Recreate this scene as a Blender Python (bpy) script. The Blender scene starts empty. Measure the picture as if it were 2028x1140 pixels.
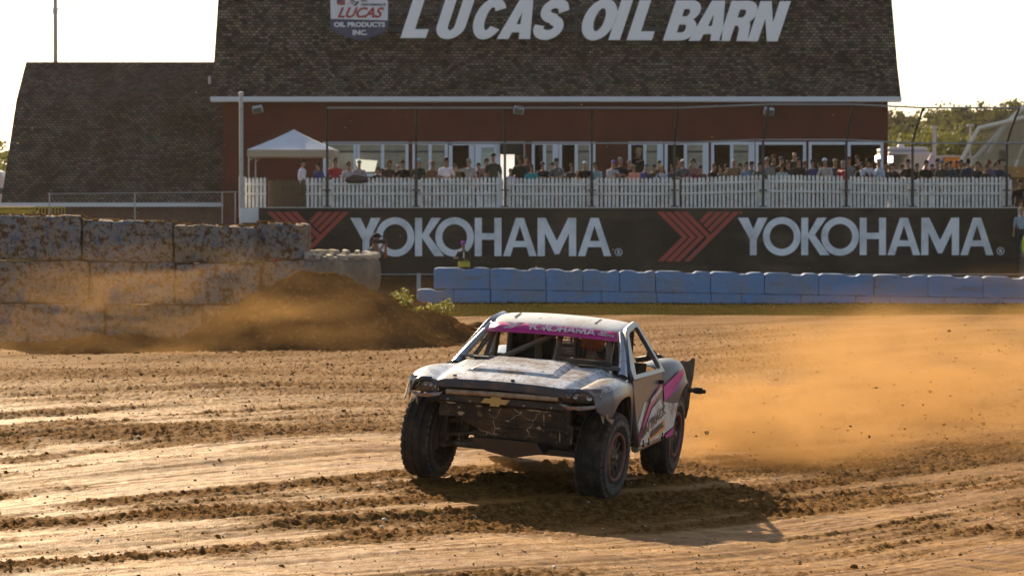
import bpy, bmesh, math, random
import numpy as np
from mathutils import Matrix, Vector, noise as mnoise
R = math.radians
random.seed(7)
rng = np.random.default_rng(7)
SC = bpy.context.scene
COL = SC.collection

# ---------------------------------------------------------------- camera
FPX, CX, CY, YH, CAMH = 6270.0, 1014.0, 570.0, 410.0, 2.766
PITCH = math.atan((CY - YH) / FPX)
cam_d = bpy.data.cameras.new("camera")
cam_d.sensor_width = 36.0
cam_d.lens = FPX / 2028.0 * 36.0
cam_d.clip_end = 6000.0
cam_d.dof.use_dof = True
cam_d.dof.focus_distance = 30.3
cam_d.dof.aperture_fstop = 6.0
cam = bpy.data.objects.new("camera", cam_d)
cam.location = (0, 0, CAMH)
cam.rotation_euler = (math.pi / 2 - PITCH, 0, 0)
COL.objects.link(cam)
SC.camera = cam

# ---------------------------------------------------------------- sky, sun, exposure
SUN_EL, SUN_AZ = 26.0, -19.0            # azimuth measured from +Y, negative to the left
world = bpy.data.worlds.new("World")
SC.world = world
world.use_nodes = True
wn = world.node_tree
sky = wn.nodes.new("ShaderNodeTexSky")
sky.sky_type = 'NISHITA'
sky.sun_disc = False
sky.sun_elevation = R(SUN_EL)
sky.sun_rotation = R(SUN_AZ)
sky.dust_density = 1.2
sky.ozone_density = 0.6
bg = wn.nodes["Background"]
bg.inputs[1].default_value = 0.070
hsv = wn.nodes.new("ShaderNodeHueSaturation"); hsv.inputs["Saturation"].default_value = 0.85
wn.links.new(sky.outputs[0], hsv.inputs["Color"]); wn.links.new(hsv.outputs[0], bg.inputs[0])
sun_d = bpy.data.lights.new("sun", 'SUN')
sun_d.energy = 5.0
sun_d.angle = R(0.5)
sun_d.color = (1.0, 0.79, 0.51)
sun = bpy.data.objects.new("sun", sun_d)
_sd = Vector((math.sin(R(SUN_AZ)) * math.cos(R(SUN_EL)), math.cos(R(SUN_AZ)) * math.cos(R(SUN_EL)), math.sin(R(SUN_EL))))
sun.rotation_euler = _sd.to_track_quat('Z', 'Y').to_euler()
COL.objects.link(sun)
SC.view_settings.view_transform = 'Standard'
SC.view_settings.look = 'None'
SC.view_settings.exposure = 1.06
SC.view_settings.gamma = 1.0
SC.render.engine = 'CYCLES'
SC.cycles.max_bounces = 6
SC.cycles.diffuse_bounces = 3
SC.cycles.glossy_bounces = 3
SC.cycles.transparent_max_bounces = 12
SC.cycles.volume_bounces = 1
SC.cycles.volume_max_steps = 512
SC.cycles.volume_step_rate = 0.45

# ---------------------------------------------------------------- helpers
def pt(px, py, Y):
    """world point at depth Y for a position measured on the photograph"""
    cp, sp = math.cos(PITCH), math.sin(PITCH)
    a, b = (px - CX) / FPX, (py - CY) / FPX
    d = Vector((a, cp - b * sp, -sp - b * cp))
    return Vector((0, 0, CAMH)) + d * (Y / d.y)

def X_(px, Y): return pt(px, 410, Y).x
def Z_(py, Y): return pt(1014, py, Y).z

class MB:
    def __init__(s): s.v = []; s.f = []
    def add(s, vs, fs):
        o = len(s.v); s.v += [tuple(v) for v in vs]; s.f += [tuple(i + o for i in f) for f in fs]; return s
    def box(s, c, size, rot=None):
        hx, hy, hz = size[0] / 2, size[1] / 2, size[2] / 2
        vs = [Vector((x, y, z)) for x in (-hx, hx) for y in (-hy, hy) for z in (-hz, hz)]
        if rot is not None: vs = [rot @ v for v in vs]
        c = Vector(c)
        return s.add([v + c for v in vs], [(0, 1, 3, 2), (4, 6, 7, 5), (0, 4, 5, 1), (2, 3, 7, 6), (0, 2, 6, 4), (1, 5, 7, 3)])
    def b2(s, x0, x1, y0, y1, z0, z1):
        return s.box(((x0 + x1) / 2, (y0 + y1) / 2, (z0 + z1) / 2), (x1 - x0, y1 - y0, z1 - z0))
    def tube(s, pts, r, n=8, r2=None, caps=True):
        pts = [Vector(p) for p in pts]; rings = []
        up = Vector((0, 0, 1))
        for i, p in enumerate(pts):
            t = (pts[min(i + 1, len(pts) - 1)] - pts[max(i - 1, 0)]).normalized()
            a = t.cross(up)
            if a.length < 1e-3: a = t.cross(Vector((1, 0, 0)))
            a.normalize(); b = t.cross(a)
            rr = r if r2 is None else r + (r2 - r) * i / max(1, len(pts) - 1)
            rings.append([p + (a * math.cos(2 * math.pi * k / n) + b * math.sin(2 * math.pi * k / n)) * rr for k in range(n)])
        vs = [v for rg in rings for v in rg]; fs = []
        for i in range(len(pts) - 1):
            for k in range(n):
                fs.append((i * n + k, i * n + (k + 1) % n, (i + 1) * n + (k + 1) % n, (i + 1) * n + k))
        if caps:
            fs.append(tuple(range(n))[::-1]); fs.append(tuple((len(pts) - 1) * n + k for k in range(n)))
        return s.add(vs, fs)
    def lathe(s, prof, n=48, axis='Y', c=(0, 0, 0), closed=False):
        """prof: (radius, along) pairs"""
        vs = []; m = len(prof)
        for k in range(n):
            a = 2 * math.pi * k / n
            for r, h in prof:
                p = (r * math.cos(a), h, r * math.sin(a)) if axis == 'Y' else (r * math.cos(a), r * math.sin(a), h)
                vs.append((p[0] + c[0], p[1] + c[1], p[2] + c[2]))
        fs = []
        for k in range(n):
            k2 = (k + 1) % n
            for i in range(m if closed else m - 1):
                j = (i + 1) % m
                fs.append((k * m + i, k * m + j, k2 * m + j, k2 * m + i))
        return s.add(vs, fs)
    def grid(s, rows):
        n = len(rows[0]); vs = [p for r in rows for p in r]; fs = []
        for i in range(len(rows) - 1):
            for j in range(n - 1):
                fs.append((i * n + j, i * n + j + 1, (i + 1) * n + j + 1, (i + 1) * n + j))
        return s.add(vs, fs)
    def prism(s, poly, fr, th):
        """poly of 2D points extruded; fr=(origin, ux, uy) Vectors; th thickness along ux x uy"""
        o, ux, uy = [Vector(a) for a in fr]; n = ux.cross(uy).normalized() * th
        m = len(poly)
        a = [o + ux * p[0] + uy * p[1] for p in poly]; b = [p + n for p in a]
        fs = [tuple(range(m))[::-1], tuple(range(m, 2 * m))] + [(i, (i + 1) % m, (i + 1) % m + m, i + m) for i in range(m)]
        return s.add(a + b, fs)
    def mesh(s, name, smooth=False, recalc=True):
        me = bpy.data.meshes.new(name); me.from_pydata(s.v, [], s.f); me.validate()
        if recalc:
            bm = bmesh.new(); bm.from_mesh(me); bmesh.ops.recalc_face_normals(bm, faces=bm.faces); bm.to_mesh(me); bm.free()
        if smooth: me.polygons.foreach_set("use_smooth", [True] * len(me.polygons))
        me.update(); return me

def link(name, data, mat=None, parent=None, loc=None):
    o = bpy.data.objects.new(name, data); COL.objects.link(o)
    if mat is not None:
        if len(data.materials) == 0: data.materials.append(mat)
        elif data.materials[0] is None or data.materials[0] != mat:
            o.material_slots[0].link = 'OBJECT'; o.material_slots[0].material = mat
    if parent is not None: o.parent = parent
    if loc is not None: o.location = loc
    return o

def obj(name, mb, mat, parent=None, smooth=False, bevel=0, sub=0, solid=0, loc=None):
    o = link(name, mb.mesh(name, smooth), mat, parent, loc)
    if solid:
        m = o.modifiers.new("solid", 'SOLIDIFY'); m.thickness = solid; m.offset = -1
    if sub:
        m = o.modifiers.new("sub", 'SUBSURF'); m.levels = m.render_levels = sub
    if bevel:
        m = o.modifiers.new("bev", 'BEVEL'); m.width = bevel; m.segments = 2; m.limit_method = 'ANGLE'; m.angle_limit = R(40)
    return o

def tag(o, label=None, cat=None, group=None, kind=None):
    if label: o['label'] = label
    if cat: o['category'] = cat
    if group: o['group'] = group
    if kind: o['kind'] = kind
    return o

def thing(name, label, cat, loc=(0, 0, 0), rz=0.0, group=None):
    o = bpy.data.objects.new(name, None); COL.objects.link(o)
    o.location = loc; o.rotation_euler = (0, 0, rz); o.empty_display_size = 0.2
    return tag(o, label, cat, group)

def from_curve(cd):
    o = bpy.data.objects.new("tmp", cd); COL.objects.link(o)
    bpy.context.view_layer.update()
    me = bpy.data.meshes.new_from_object(o.evaluated_get(bpy.context.evaluated_depsgraph_get()))
    bpy.data.objects.remove(o); bpy.data.curves.remove(cd)
    return me

def plate_mesh(name, splines, th, fr=None, bevel=0):
    cd = bpy.data.curves.new(name, 'CURVE'); cd.dimensions = '2D'; cd.fill_mode = 'BOTH'; cd.extrude = th / 2; cd.bevel_depth = bevel
    for sp in splines:
        s = cd.splines.new('POLY'); s.points.add(len(sp) - 1)
        for p, q in zip(s.points, sp): p.co = (q[0], q[1], 0, 1)
        s.use_cyclic_u = True
    me = from_curve(cd); me.name = name
    if fr is not None: me.transform(frame(fr))
    return me

def frame(fr):
    o, ux, uy = [Vector(a) for a in fr]; n = ux.normalized().cross(uy.normalized())
    return Matrix(((ux.x, uy.x, n.x, o.x), (ux.y, uy.y, n.y, o.y), (ux.z, uy.z, n.z, o.z), (0, 0, 0, 1)))

def plate(name, splines, th, mat, fr=None, parent=None, bevel=0):
    return link(name, plate_mesh(name, splines, th, fr, bevel), mat, parent)

def text_mesh(name, s, size, th, fr, off=0.0, shear=0.0, width=None):
    cd = bpy.data.curves.new(name, 'FONT'); cd.body = s; cd.size = size / 0.72; cd.extrude = th / 2; cd.offset = off; cd.shear = shear; cd.resolution_u = 4
    me = from_curve(cd); me.name = name
    if width:
        xs = [v.co.x for v in me.vertices]; k = width / (max(xs) - min(xs)); mn = min(xs)
        for v in me.vertices: v.co.x = (v.co.x - mn) * k
    me.transform(frame(fr)); return me

def text(name, s, size, th, mat, fr, parent=None, off=0.0, shear=0.0, width=None):
    return link(name, text_mesh(name, s, size, th, fr, off, shear, width), mat, parent)

# ---- materials
def M(name, col, rough=0.6, metal=0.0, mixes=(), bump=None, spec=0.5, coord='Object', stretch=None, rot=0.0, vary=False, emit=None):
    """mixes: (scale, colour, lo, hi[, stretch]) noise masks laid over the base colour"""
    m = bpy.data.materials.new(name); m.use_nodes = True; nt = m.node_tree; N = nt.nodes; L = nt.links
    b = N["Principled BSDF"]
    b.inputs["Roughness"].default_value = rough; b.inputs["Metallic"].default_value = metal
    b.inputs["Specular IOR Level"].default_value = spec
    rgb = N.new("ShaderNodeRGB"); rgb.outputs[0].default_value = (*col, 1)
    out = rgb.outputs[0]
    if mixes or bump:
        tc = N.new("ShaderNodeTexCoord"); co = tc.outputs[coord]
        if vary:
            oi = N.new("ShaderNodeObjectInfo"); ad = N.new("ShaderNodeVectorMath"); ad.operation = 'ADD'
            mu = N.new("ShaderNodeVectorMath"); mu.operation = 'SCALE'; mu.inputs[3].default_value = 57.0
            cb = N.new("ShaderNodeCombineXYZ"); L.new(oi.outputs["Random"], cb.inputs[0]); L.new(oi.outputs["Random"], cb.inputs[2])
            L.new(cb.outputs[0], mu.inputs[0]); L.new(co, ad.inputs[0]); L.new(mu.outputs[0], ad.inputs[1]); co = ad.outputs[0]
        def mapped(st):
            mp = N.new("ShaderNodeMapping"); mp.inputs["Scale"].default_value = st; mp.inputs["Rotation"].default_value = (0, 0, rot); L.new(co, mp.inputs[0]); return mp.outputs[0]
    for mx in mixes:
        sc, c2, lo, hi = mx[:4]; st = mx[4] if len(mx) > 4 else (stretch or (1, 1, 1))
        nz = N.new("ShaderNodeTexNoise"); nz.inputs["Scale"].default_value = sc; nz.inputs["Detail"].default_value = 6; nz.inputs["Roughness"].default_value = 0.62
        L.new(mapped(st), nz.inputs["Vector"])
        rp = N.new("ShaderNodeMapRange"); rp.inputs[1].default_value = lo; rp.inputs[2].default_value = hi; L.new(nz.outputs["Fac"], rp.inputs[0])
        mi = N.new("ShaderNodeMix"); mi.data_type = 'RGBA'; L.new(rp.outputs[0], mi.inputs[0]); L.new(out, mi.inputs[6]); mi.inputs[7].default_value = (*c2, 1); out = mi.outputs[2]
    L.new(out, b.inputs["Base Color"])
    if bump:
        sc, st = bump[:2]
        nz = N.new("ShaderNodeTexNoise"); nz.inputs["Scale"].default_value = sc; nz.inputs["Detail"].default_value = 5
        L.new(mapped(bump[2] if len(bump) > 2 else (1, 1, 1)), nz.inputs["Vector"])
        bp = N.new("ShaderNodeBump"); bp.inputs["Strength"].default_value = st; bp.inputs["Distance"].default_value = bump[3] if len(bump) > 3 else 0.02
        L.new(nz.outputs["Fac"], bp.inputs["Height"]); L.new(bp.outputs[0], b.inputs["Normal"])
    if emit:
        b.inputs["Emission Color"].default_value = (*emit[0], 1); b.inputs["Emission Strength"].default_value = emit[1]
    return m

DIRT = (0.23, 0.135, 0.065)
m_white = M("white_paint", (0.72, 0.72, 0.72), 0.55, mixes=[(3, (0.5, 0.45, 0.38), 0.55, 0.8)])
m_fence = M("fence_white", (0.74, 0.74, 0.72), 0.6, mixes=[(4, (0.45, 0.41, 0.33), 0.45, 0.75), (25, (0.25, 0.2, 0.14), 0.62, 0.8)], vary=True)
m_black = M("black_steel", (0.02, 0.02, 0.02), 0.5)
m_galv = M("galvanised_steel", (0.42, 0.42, 0.42), 0.45, 0.6, mixes=[(8, (0.25, 0.25, 0.25), 0.5, 0.8)])
m_frame = M("window_frame_white", (0.62, 0.66, 0.72), 0.4)
m_glass = M("window_glass", (0.10, 0.115, 0.10), 0.08, spec=0.8, mixes=[(1.5, (0.17, 0.18, 0.15), 0.4, 0.7)])
m_dark = M("dark_opening", (0.012, 0.011, 0.01), 0.8)

# ---- numpy value noise
def _hash(i, j, seed):
    n = (i.astype(np.int64) * 374761393 + j.astype(np.int64) * 668265263 + seed * 974711) & 0x7fffffff
    n = ((n ^ (n >> 13)) * 1274126177) & 0x7fffffff
    return ((n ^ (n >> 16)) & 0xffff) / 65535.0

def vnoise(x, y, seed=0):
    i = np.floor(x); j = np.floor(y); fx = x - i; fy = y - j
    fx = fx * fx * fx * (fx * (fx * 6 - 15) + 10); fy = fy * fy * fy * (fy * (fy * 6 - 15) + 10)
    a = _hash(i, j, seed); b = _hash(i + 1, j, seed); c = _hash(i, j + 1, seed); d = _hash(i + 1, j + 1, seed)
    return (a * (1 - fx) + b * fx) * (1 - fy) + (c * (1 - fx) + d * fx) * fy

def fbm(x, y, seed=0, oct=4, gain=0.5):
    s = 0; a = 1; t = 0
    for k in range(oct):
        s = s + a * vnoise(x * 2 ** k + 13.7 * k, y * 2 ** k - 7.1 * k, seed + k); t += a; a *= gain
    return s / t

def sstep(a, b, x):
    t = np.clip((x - a) / (b - a), 0, 1); return t * t * (3 - 2 * t)

# ---------------------------------------------------------------- ground
TO = np.array([0.03755896, 30.22, 0.09232048])      # truck frame: under the middle of the front axle
TX = np.array([-0.26004029, -0.96553197, -0.0112721]); TY = np.array([0.96087103, -0.25759608, -0.10183868]); TZ = np.cross(TX, TY)

def base_z(x, y):
    dx = 3.2 * np.tanh((x - TO[0]) / 3.2); dy = 3.5 * np.tanh((y - TO[1]) / 3.5)
    b = TO[2] - 0.0959 * dx + 0.0375 * dy
    w = 1 - sstep(40, 57, y)
    far = -0.42 * sstep(70, 98, y) + 0.0 * x
    berm = 0.16 * np.exp(-((y - 79.5 - 0.15 * x) / 1.6) ** 2) * sstep(-6, 0, x)
    return b * w + far * (1 - w) + berm

UX, UY = 0.615, 0.788                              # direction the ruts run
def uv_of(x, y):
    u = x * UX + y * UY
    v = x * UY - y * UX + 0.00024 * (u - 24) ** 2 + 0.10 * fbm(u / 3.5, u * 0 + 3, 5, 2)
    return u, v
def loose_of(x, y):
    """0 on the packed wheel lanes, 1 on the strips of loose crumbly dirt"""
    u, v = uv_of(x, y)
    a = fbm(v * 2.3, u / 8.0, 21, 3); b = fbm(v * 0.7 + 9, u / 14.0, 24, 2); c = fbm(x * 1.1, y * 1.1, 27, 2)
    return sstep(0.43, 0.64, 0.55 * a + 0.27 * b + 0.18 * c) * (1 - 0.72 * sstep(31, 40, y)) + 0.66 * sstep(32, 44, y)
def ground_z(x, y):
    x = np.asarray(x, float); y = np.asarray(y, float)
    z = base_z(x, y)
    u, v = uv_of(x, y)
    near = (1 - sstep(36, 60, y))
    trackw = 1 - sstep(74, 80, y)
    r1 = vnoise(v * 1.7, u / 11.0, 11); r2 = vnoise(v * 7.5, u / 5.0, 12); r3 = vnoise(v * 19.0, u / 2.2, 13)
    L = loose_of(x, y)
    # polished wheel lanes sit low with fine tread grooves, loose strips are thrown up between them
    z = z + near * (0.055 * (r1 - 0.5) + 0.006 * L + 0.022 * (np.abs(2 * r2 - 1) - .5) * (0.4 + L) + 0.011 * (r3 - 0.5) * (1.2 - L))
    c1 = fbm(x * 8, y * 8, 31, 3); c2 = fbm(x * 24, y * 24, 41, 2)
    amp = trackw * (0.06 + 0.94 * L)
    z = z + amp * (0.032 * np.clip(c1 - 0.52, 0, 1) + 0.095 * np.clip(c2 - 0.53, 0, 1) + 0.014 * (c2 - 0.5)) + trackw * 0.014 * (c1 - 0.5)
    z = z + 0.04 * (fbm(x / 2.2, y / 2.2, 51, 3) - 0.5) * near + 0.10 * (fbm(x / 5, y / 5, 52, 3) - 0.5) * (1 - near)
    return z

def axis(parts):
    out = []
    for a, b, st in parts: out += list(np.arange(a, b, st))
    return np.array(out + [parts[-1][1]])

gx = axis([(-590, -400, 60), (-400, -60, 40), (-60, -14, 4), (-14, -7, 0.2), (-7, 7, 0.019), (7, 14, 0.2), (14, 60, 4), (60, 400, 40), (400, 590, 60)])
gy = axis([(-30, 15, 5), (15, 22, 0.5), (22, 30, 0.030), (30, 38, 0.045), (38, 50, 0.09), (50, 84, 0.22), (84, 130, 1.0), (130, 400, 30), (400, 1390, 90)])
GX, GY = np.meshgrid(gx, gy)
GZ = ground_z(GX, GY)
nv = GX.size; nx, ny = len(gx), len(gy)
gme = bpy.data.meshes.new("dirt_track")
gme.vertices.add(nv); gme.vertices.foreach_set("co", np.stack([GX, GY, GZ], -1).astype(np.float32).ravel())
ii = (np.arange(ny - 1)[:, None] * nx + np.arange(nx - 1)[None, :]).ravel()
quads = np.stack([ii, ii + 1, ii + nx + 1, ii + nx], -1).astype(np.int32)
gme.loops.add(quads.size); gme.loops.foreach_set("vertex_index", quads.ravel())
gme.polygons.add(len(quads)); gme.polygons.foreach_set("loop_start", np.arange(0, quads.size, 4, dtype=np.int32))
gme.polygons.foreach_set("use_smooth", np.ones(len(quads), bool))
gme.update(calc_edges=True)
gat = gme.attributes.new("loose", 'FLOAT', 'POINT'); gat.data.foreach_set("value", (loose_of(GX, GY)).astype(np.float32).ravel())

ROT = -math.atan2(UY, UX)
m_ground = M("dirt", (0.225, 0.097, 0.012), 0.8, spec=0.05, rot=ROT,
             mixes=[(0.8, (0.34, 0.165, 0.034), 0.45, 0.62, (0.22, 2.6, 1)),
                    (5, (0.14, 0.06, 0.014), 0.50, 0.66, (0.25, 2.5, 1)),
                    (45, (0.36, 0.22, 0.09), 0.64, 0.73)],
             bump=(60, 0.5, (1, 1, 1), 0.02))
nt = m_ground.node_tree; N = nt.nodes; L = nt.links; bs = N["Principled BSDF"]
at = N.new("ShaderNodeAttribute"); at.attribute_name = "loose"
n2 = N.new("ShaderNodeTexNoise"); n2.inputs["Scale"].default_value = 14; n2.inputs["Detail"].default_value = 6; tc = N.new("ShaderNodeTexCoord"); L.new(tc.outputs["Object"], n2.inputs["Vector"])
lc = N.new("ShaderNodeMix"); lc.data_type = 'RGBA'; rp = N.new("ShaderNodeMapRange"); rp.inputs[1].default_value = .42; rp.inputs[2].default_value = .62; L.new(n2.outputs["Fac"], rp.inputs[0])
L.new(rp.outputs[0], lc.inputs[0]); lc.inputs[6].default_value = (0.085, 0.037, 0.010, 1); lc.inputs[7].default_value = (0.215, 0.108, 0.030, 1)
mi = N.new("ShaderNodeMix"); mi.data_type = 'RGBA'; src = bs.inputs["Base Color"].links[0].from_socket
L.new(at.outputs["Fac"], mi.inputs[0]); L.new(src, mi.inputs[6]); L.new(lc.outputs[2], mi.inputs[7]); L.new(mi.outputs[2], bs.inputs["Base Color"])
rr = N.new("ShaderNodeMapRange"); rr.inputs[3].default_value = .62; rr.inputs[4].default_value = .95; L.new(at.outputs["Fac"], rr.inputs[0]); L.new(rr.outputs[0], bs.inputs["Roughness"])
rs_ = N.new("ShaderNodeMapRange"); rs_.inputs[3].default_value = .09; rs_.inputs[4].default_value = .02; L.new(at.outputs["Fac"], rs_.inputs[0]); L.new(rs_.outputs[0], bs.inputs["Specular IOR Level"])
ground = tag(link("dirt_track", gme, m_ground), kind="structure")

# grass strip in front of the blue wall
xs = axis([(-45, -8, 2.0), (-8, 26, 0.4), (26, 60, 2.0)]); ys = axis([(80.5, 125, 0.6)])
gm = MB(); gxx, gyy = np.meshgrid(xs, ys); edge = 0.9 * fbm(gxx / 1.5, gxx * 0 + 2, 71, 3)
gyy2 = np.where(gyy < 81.0, gyy + edge * 2.5 + 0.15 * gxx, gyy); gyy2 = np.maximum.accumulate(gyy2, axis=0)
gzz = ground_z(gxx, gyy2) + 0.035
gm.grid([[(gxx[j, i], gyy2[j, i], gzz[j, i]) for i in range(len(xs))] for j in range(len(ys))])
m_turf = M("turf", (0.040, 0.040, 0.010), 1.0, spec=0.0, mixes=[(0.6, (0.085, 0.046, 0.014), 0.42, 0.62), (7, (0.02, 0.024, 0.006), 0.5, 0.7)], bump=(30, 1.0, (1, 1, 1), 0.05))
tag(obj("grass_ground", gm, m_turf, smooth=True), kind="structure")
bl = MB()
for k in range(9000):
    x = rng.uniform(-7, 19); y = rng.uniform(81.5, 104) if rng.random() < .75 else rng.uniform(100, 104.2)
    if y < 82 + 0.15 * x + 1.5 * rng.random(): continue
    z = float(ground_z(x, y)) + 0.02; h = rng.uniform(0.03, 0.11); w = rng.uniform(0.01, 0.03); a = rng.uniform(0, 6.28); lx, ly = rng.normal(0, .035, 2)
    bl.add([(x - w * math.cos(a), y - w * math.sin(a), z), (x + w * math.cos(a), y + w * math.sin(a), z), (x + lx, y + ly, z + h)], [(0, 1, 2)])
m_grass = M("grass_blade", (0.05, 0.05, 0.012), 1.0, spec=0.0, mixes=[(0.8, (0.10, 0.062, 0.02), 0.45, 0.65)])
tag(obj("grass", bl, m_grass), kind="stuff")

# ---------------------------------------------------------------- barn
YB = 139.0
def brick_mat(name, c1, c2, c3):
    m = bpy.data.materials.new(name); m.use_nodes = True; nt = m.node_tree; N = nt.nodes; L = nt.links; b = N["Principled BSDF"]
    b.inputs["Roughness"].default_value = 0.9; b.inputs["Specular IOR Level"].default_value = 0.15
    uv = N.new("ShaderNodeUVMap"); br = N.new("ShaderNodeTexBrick")
    br.inputs["Scale"].default_value = 1.0; br.inputs["Brick Width"].default_value = 0.22; br.inputs["Row Height"].default_value = 0.165
    br.inputs["Mortar Size"].default_value = 0.018; br.inputs["Bias"].default_value = 0.0
    br.inputs["Color1"].default_value = (*c1, 1); br.inputs["Color2"].default_value = (*c2, 1); br.inputs["Mortar"].default_value = (0.006, 0.006, 0.006, 1)
    L.new(uv.outputs[0], br.inputs["Vector"])
    nz = N.new("ShaderNodeTexNoise"); nz.inputs["Scale"].default_value = 0.7; nz.inputs["Detail"].default_value = 5
    mp = N.new("ShaderNodeMapping"); mp.inputs["Scale"].default_value = (1, 1.0, 1); L.new(uv.outputs[0], mp.inputs[0]); L.new(mp.outputs[0], nz.inputs["Vector"])
    rp = N.new("ShaderNodeMapRange"); rp.inputs[1].default_value = .42; rp.inputs[2].default_value = .66; L.new(nz.outputs["Fac"], rp.inputs[0])
    mi = N.new("ShaderNodeMix"); mi.data_type = 'RGBA'; mi.blend_type = 'MULTIPLY'; L.new(rp.outputs[0], mi.inputs[0]); L.new(br.outputs[0], mi.inputs[6]); mi.inputs[7].default_value = (*c3, 1)
    wn_ = N.new("ShaderNodeTexNoise"); wn_.inputs["Scale"].default_value = 2.6; L.new(uv.outputs[0], wn_.inputs["Vector"])
    mi2 = N.new("ShaderNodeMix"); mi2.data_type = 'RGBA'; mi2.blend_type = 'MULTIPLY'; mi2.inputs[0].default_value = 0.55
    L.new(mi.outputs[2], mi2.inputs[6]); L.new(wn_.outputs["Color"], mi2.inputs[7])
    L.new(mi2.outputs[2], b.inputs["Base Color"])
    bp = N.new("ShaderNodeBump"); bp.inputs["Strength"].default_value = 0.6; bp.inputs["Distance"].default_value = 0.02; L.new(br.outputs["Fac"], bp.inputs["Height"]); bp.invert = True
    L.new(bp.outputs[0], b.inputs["Normal"])
    return m
m_shingle = brick_mat("roof_shingle", (0.28, 0.22, 0.16), (0.045, 0.035, 0.027), (0.55, 0.5, 0.45))
m_siding = M("red_siding", (0.135, 0.032, 0.02), 0.75, spec=0.2, mixes=[(0.5, (0.075, 0.023, 0.016), 0.4, 0.7), (6, (0.12, 0.036, 0.022), 0.5, 0.75, (0.15, 1, 6))])
def clapboard(m):
    nt = m.node_tree; N = nt.nodes; L = nt.links; tc = N.new("ShaderNodeTexCoord"); w = N.new("ShaderNodeTexWave"); w.wave_type = 'BANDS'; w.bands_direction = 'Z'; w.wave_profile = 'SAW'
    w.inputs["Scale"].default_value = 1.55; L.new(tc.outputs["Object"], w.inputs["Vector"])
    bp = N.new("ShaderNodeBump"); bp.inputs["Strength"].default_value = 0.9; bp.inputs["Distance"].default_value = 0.03; L.new(w.outputs["Fac"], bp.inputs["Height"]); L.new(bp.outputs[0], N["Principled BSDF"].inputs["Normal"])
clapboard(m_siding)

def roof_mesh(name, x0, x1, prof, th=0.18, wave=0.0):
    """prof: list of (y,z) down-slope order; UVs in metres"""
    bm = bmesh.new(); uvl = bm.loops.layers.uv.new("UVMap"); s = 0.0
    n = 26
    for k in range(len(prof) - 1):
        (y0, z0), (y1, z1) = prof[k], prof[k + 1]; d = math.hypot(y1 - y0, z1 - z0)
        for q in range(n):
            a, b = x0 + (x1 - x0) * q / n, x0 + (x1 - x0) * (q + 1) / n
            f = bm.faces.new([bm.verts.new((a, y0, z0)), bm.verts.new((b, y0, z0)), bm.verts.new((b, y1, z1)), bm.verts.new((a, y1, z1))])
            for lp, t in zip(f.loops, [(a, s), (b, s), (b, s + d), (a, s + d)]): lp[uvl].uv = t
        s += d
    bmesh.ops.remove_doubles(bm, verts=bm.verts, dist=1e-4)
    r = bmesh.ops.extrude_face_region(bm, geom=bm.faces[:])
    nv_ = [g for g in r['geom'] if isinstance(g, bmesh.types.BMVert)]
    for v in nv_: v.co.z -= th
    bmesh.ops.recalc_face_normals(bm, faces=bm.faces)
    me = bpy.data.meshes.new(name); bm.to_mesh(me); bm.free(); return me

bx0, bx1 = X_(442, YB), X_(1758, YB)
rx0, rx1 = X_(418, YB - .6), X_(1784, YB - .6)
ez = Z_(193, YB - .6)                       # eave height
barn = thing("barn", "large red sided barn with tall shingled gambrel roof and white framed windows", "barn", (0, YB, 0))
wins = [(640, 706, 'p'), (707, 809, 'pp'), (817, 887, 'pp'), (1053, 1106, 'dp'), (1107, 1179, 'dp'), (1244, 1313, 'dp'), (1316, 1403, 'dp'), (1408, 1494, 'dp'), (1496, 1596, 'd'), (1601, 1749, 'dd')]
WZ0, WZ1 = Z_(346, YB), Z_(283, YB)
holes = [[(X_(a + 3, YB), WZ0), (X_(b - 3, YB), WZ0), (X_(b - 3, YB), WZ1), (X_(a + 3, YB), WZ1)] for a, b, k in wins]
DZ0 = 2.78
holes.append([(X_(893, YB), DZ0), (X_(1038, YB), DZ0), (X_(1038, YB), Z_(284, YB)), (X_(893, YB), Z_(284, YB))])
fr = ((0, 0, 0), (1, 0, 0), (0, 0, 1))
wall = plate("front_wall", [[(bx0, -.5), (bx1, -.5), (bx1, ez + .3), (bx0, ez + .3)]] + holes, 0.2, m_siding, ((0, 0.1, 0), (1, 0, 0), (0, 0, 1)), barn)
sh = MB(); D2 = 26.0
sh.b2(bx0, bx0 + .2, .21, D2, -.5, ez + .25); sh.b2(bx1 - .2, bx1, .21, D2, -.5, 3.0)
sh.b2(bx1 - .2, bx1, 4.2, D2, 3.0, ez + .25); sh.b2(bx1 - .2, bx1, .21, 4.2, 5.4, ez + .25); sh.b2(bx1 - .2, bx1, .21, .5, 3.0, 5.4)
sh.b2(bx0 + .2, bx1 - .2, D2 - .2, D2, -.5, ez + .25)
obj("side_wall", sh, m_siding, barn)
it = MB(); it.b2(bx0 + .3, bx1 - .3, .3, D2 - .3, 2.55, 2.7); it.b2(bx0 + .3, bx1 - .3, .3, D2 - .3, 6.4, 6.5); it.b2(bx0 + .3, X_(1690, YB), 4.3, 4.4, 2.72, 6.38)
obj("interior", it, M("dark_interior", (0.05, 0.042, 0.035), 0.9), barn)
ye = -.6; y1 = ye + 5.6; z1 = ez + 7.4; y2 = D2 / 2; z2 = z1 + 3.4
rz = roof_mesh("roof", rx0, rx1, [(ye, ez + .02), (ye + 1.3, ez + 1.35), (y1, z1), (y2, z2), (D2 - y1, z1), (D2 - ye - 1.3, ez + 1.35), (D2 - ye, ez + .02)])
roof = link("roof", rz, m_shingle, barn)
fa = MB(); fa.b2(rx0 - .02, rx1 + .02, ye - .06, ye - .002, ez - .17, ez + .03); obj("fascia", fa, m_frame, barn)
so = MB(); so.b2(rx0, rx1, ye, -.003, ez - .2, ez - .172); obj("soffit", so, m_white, barn)
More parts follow.
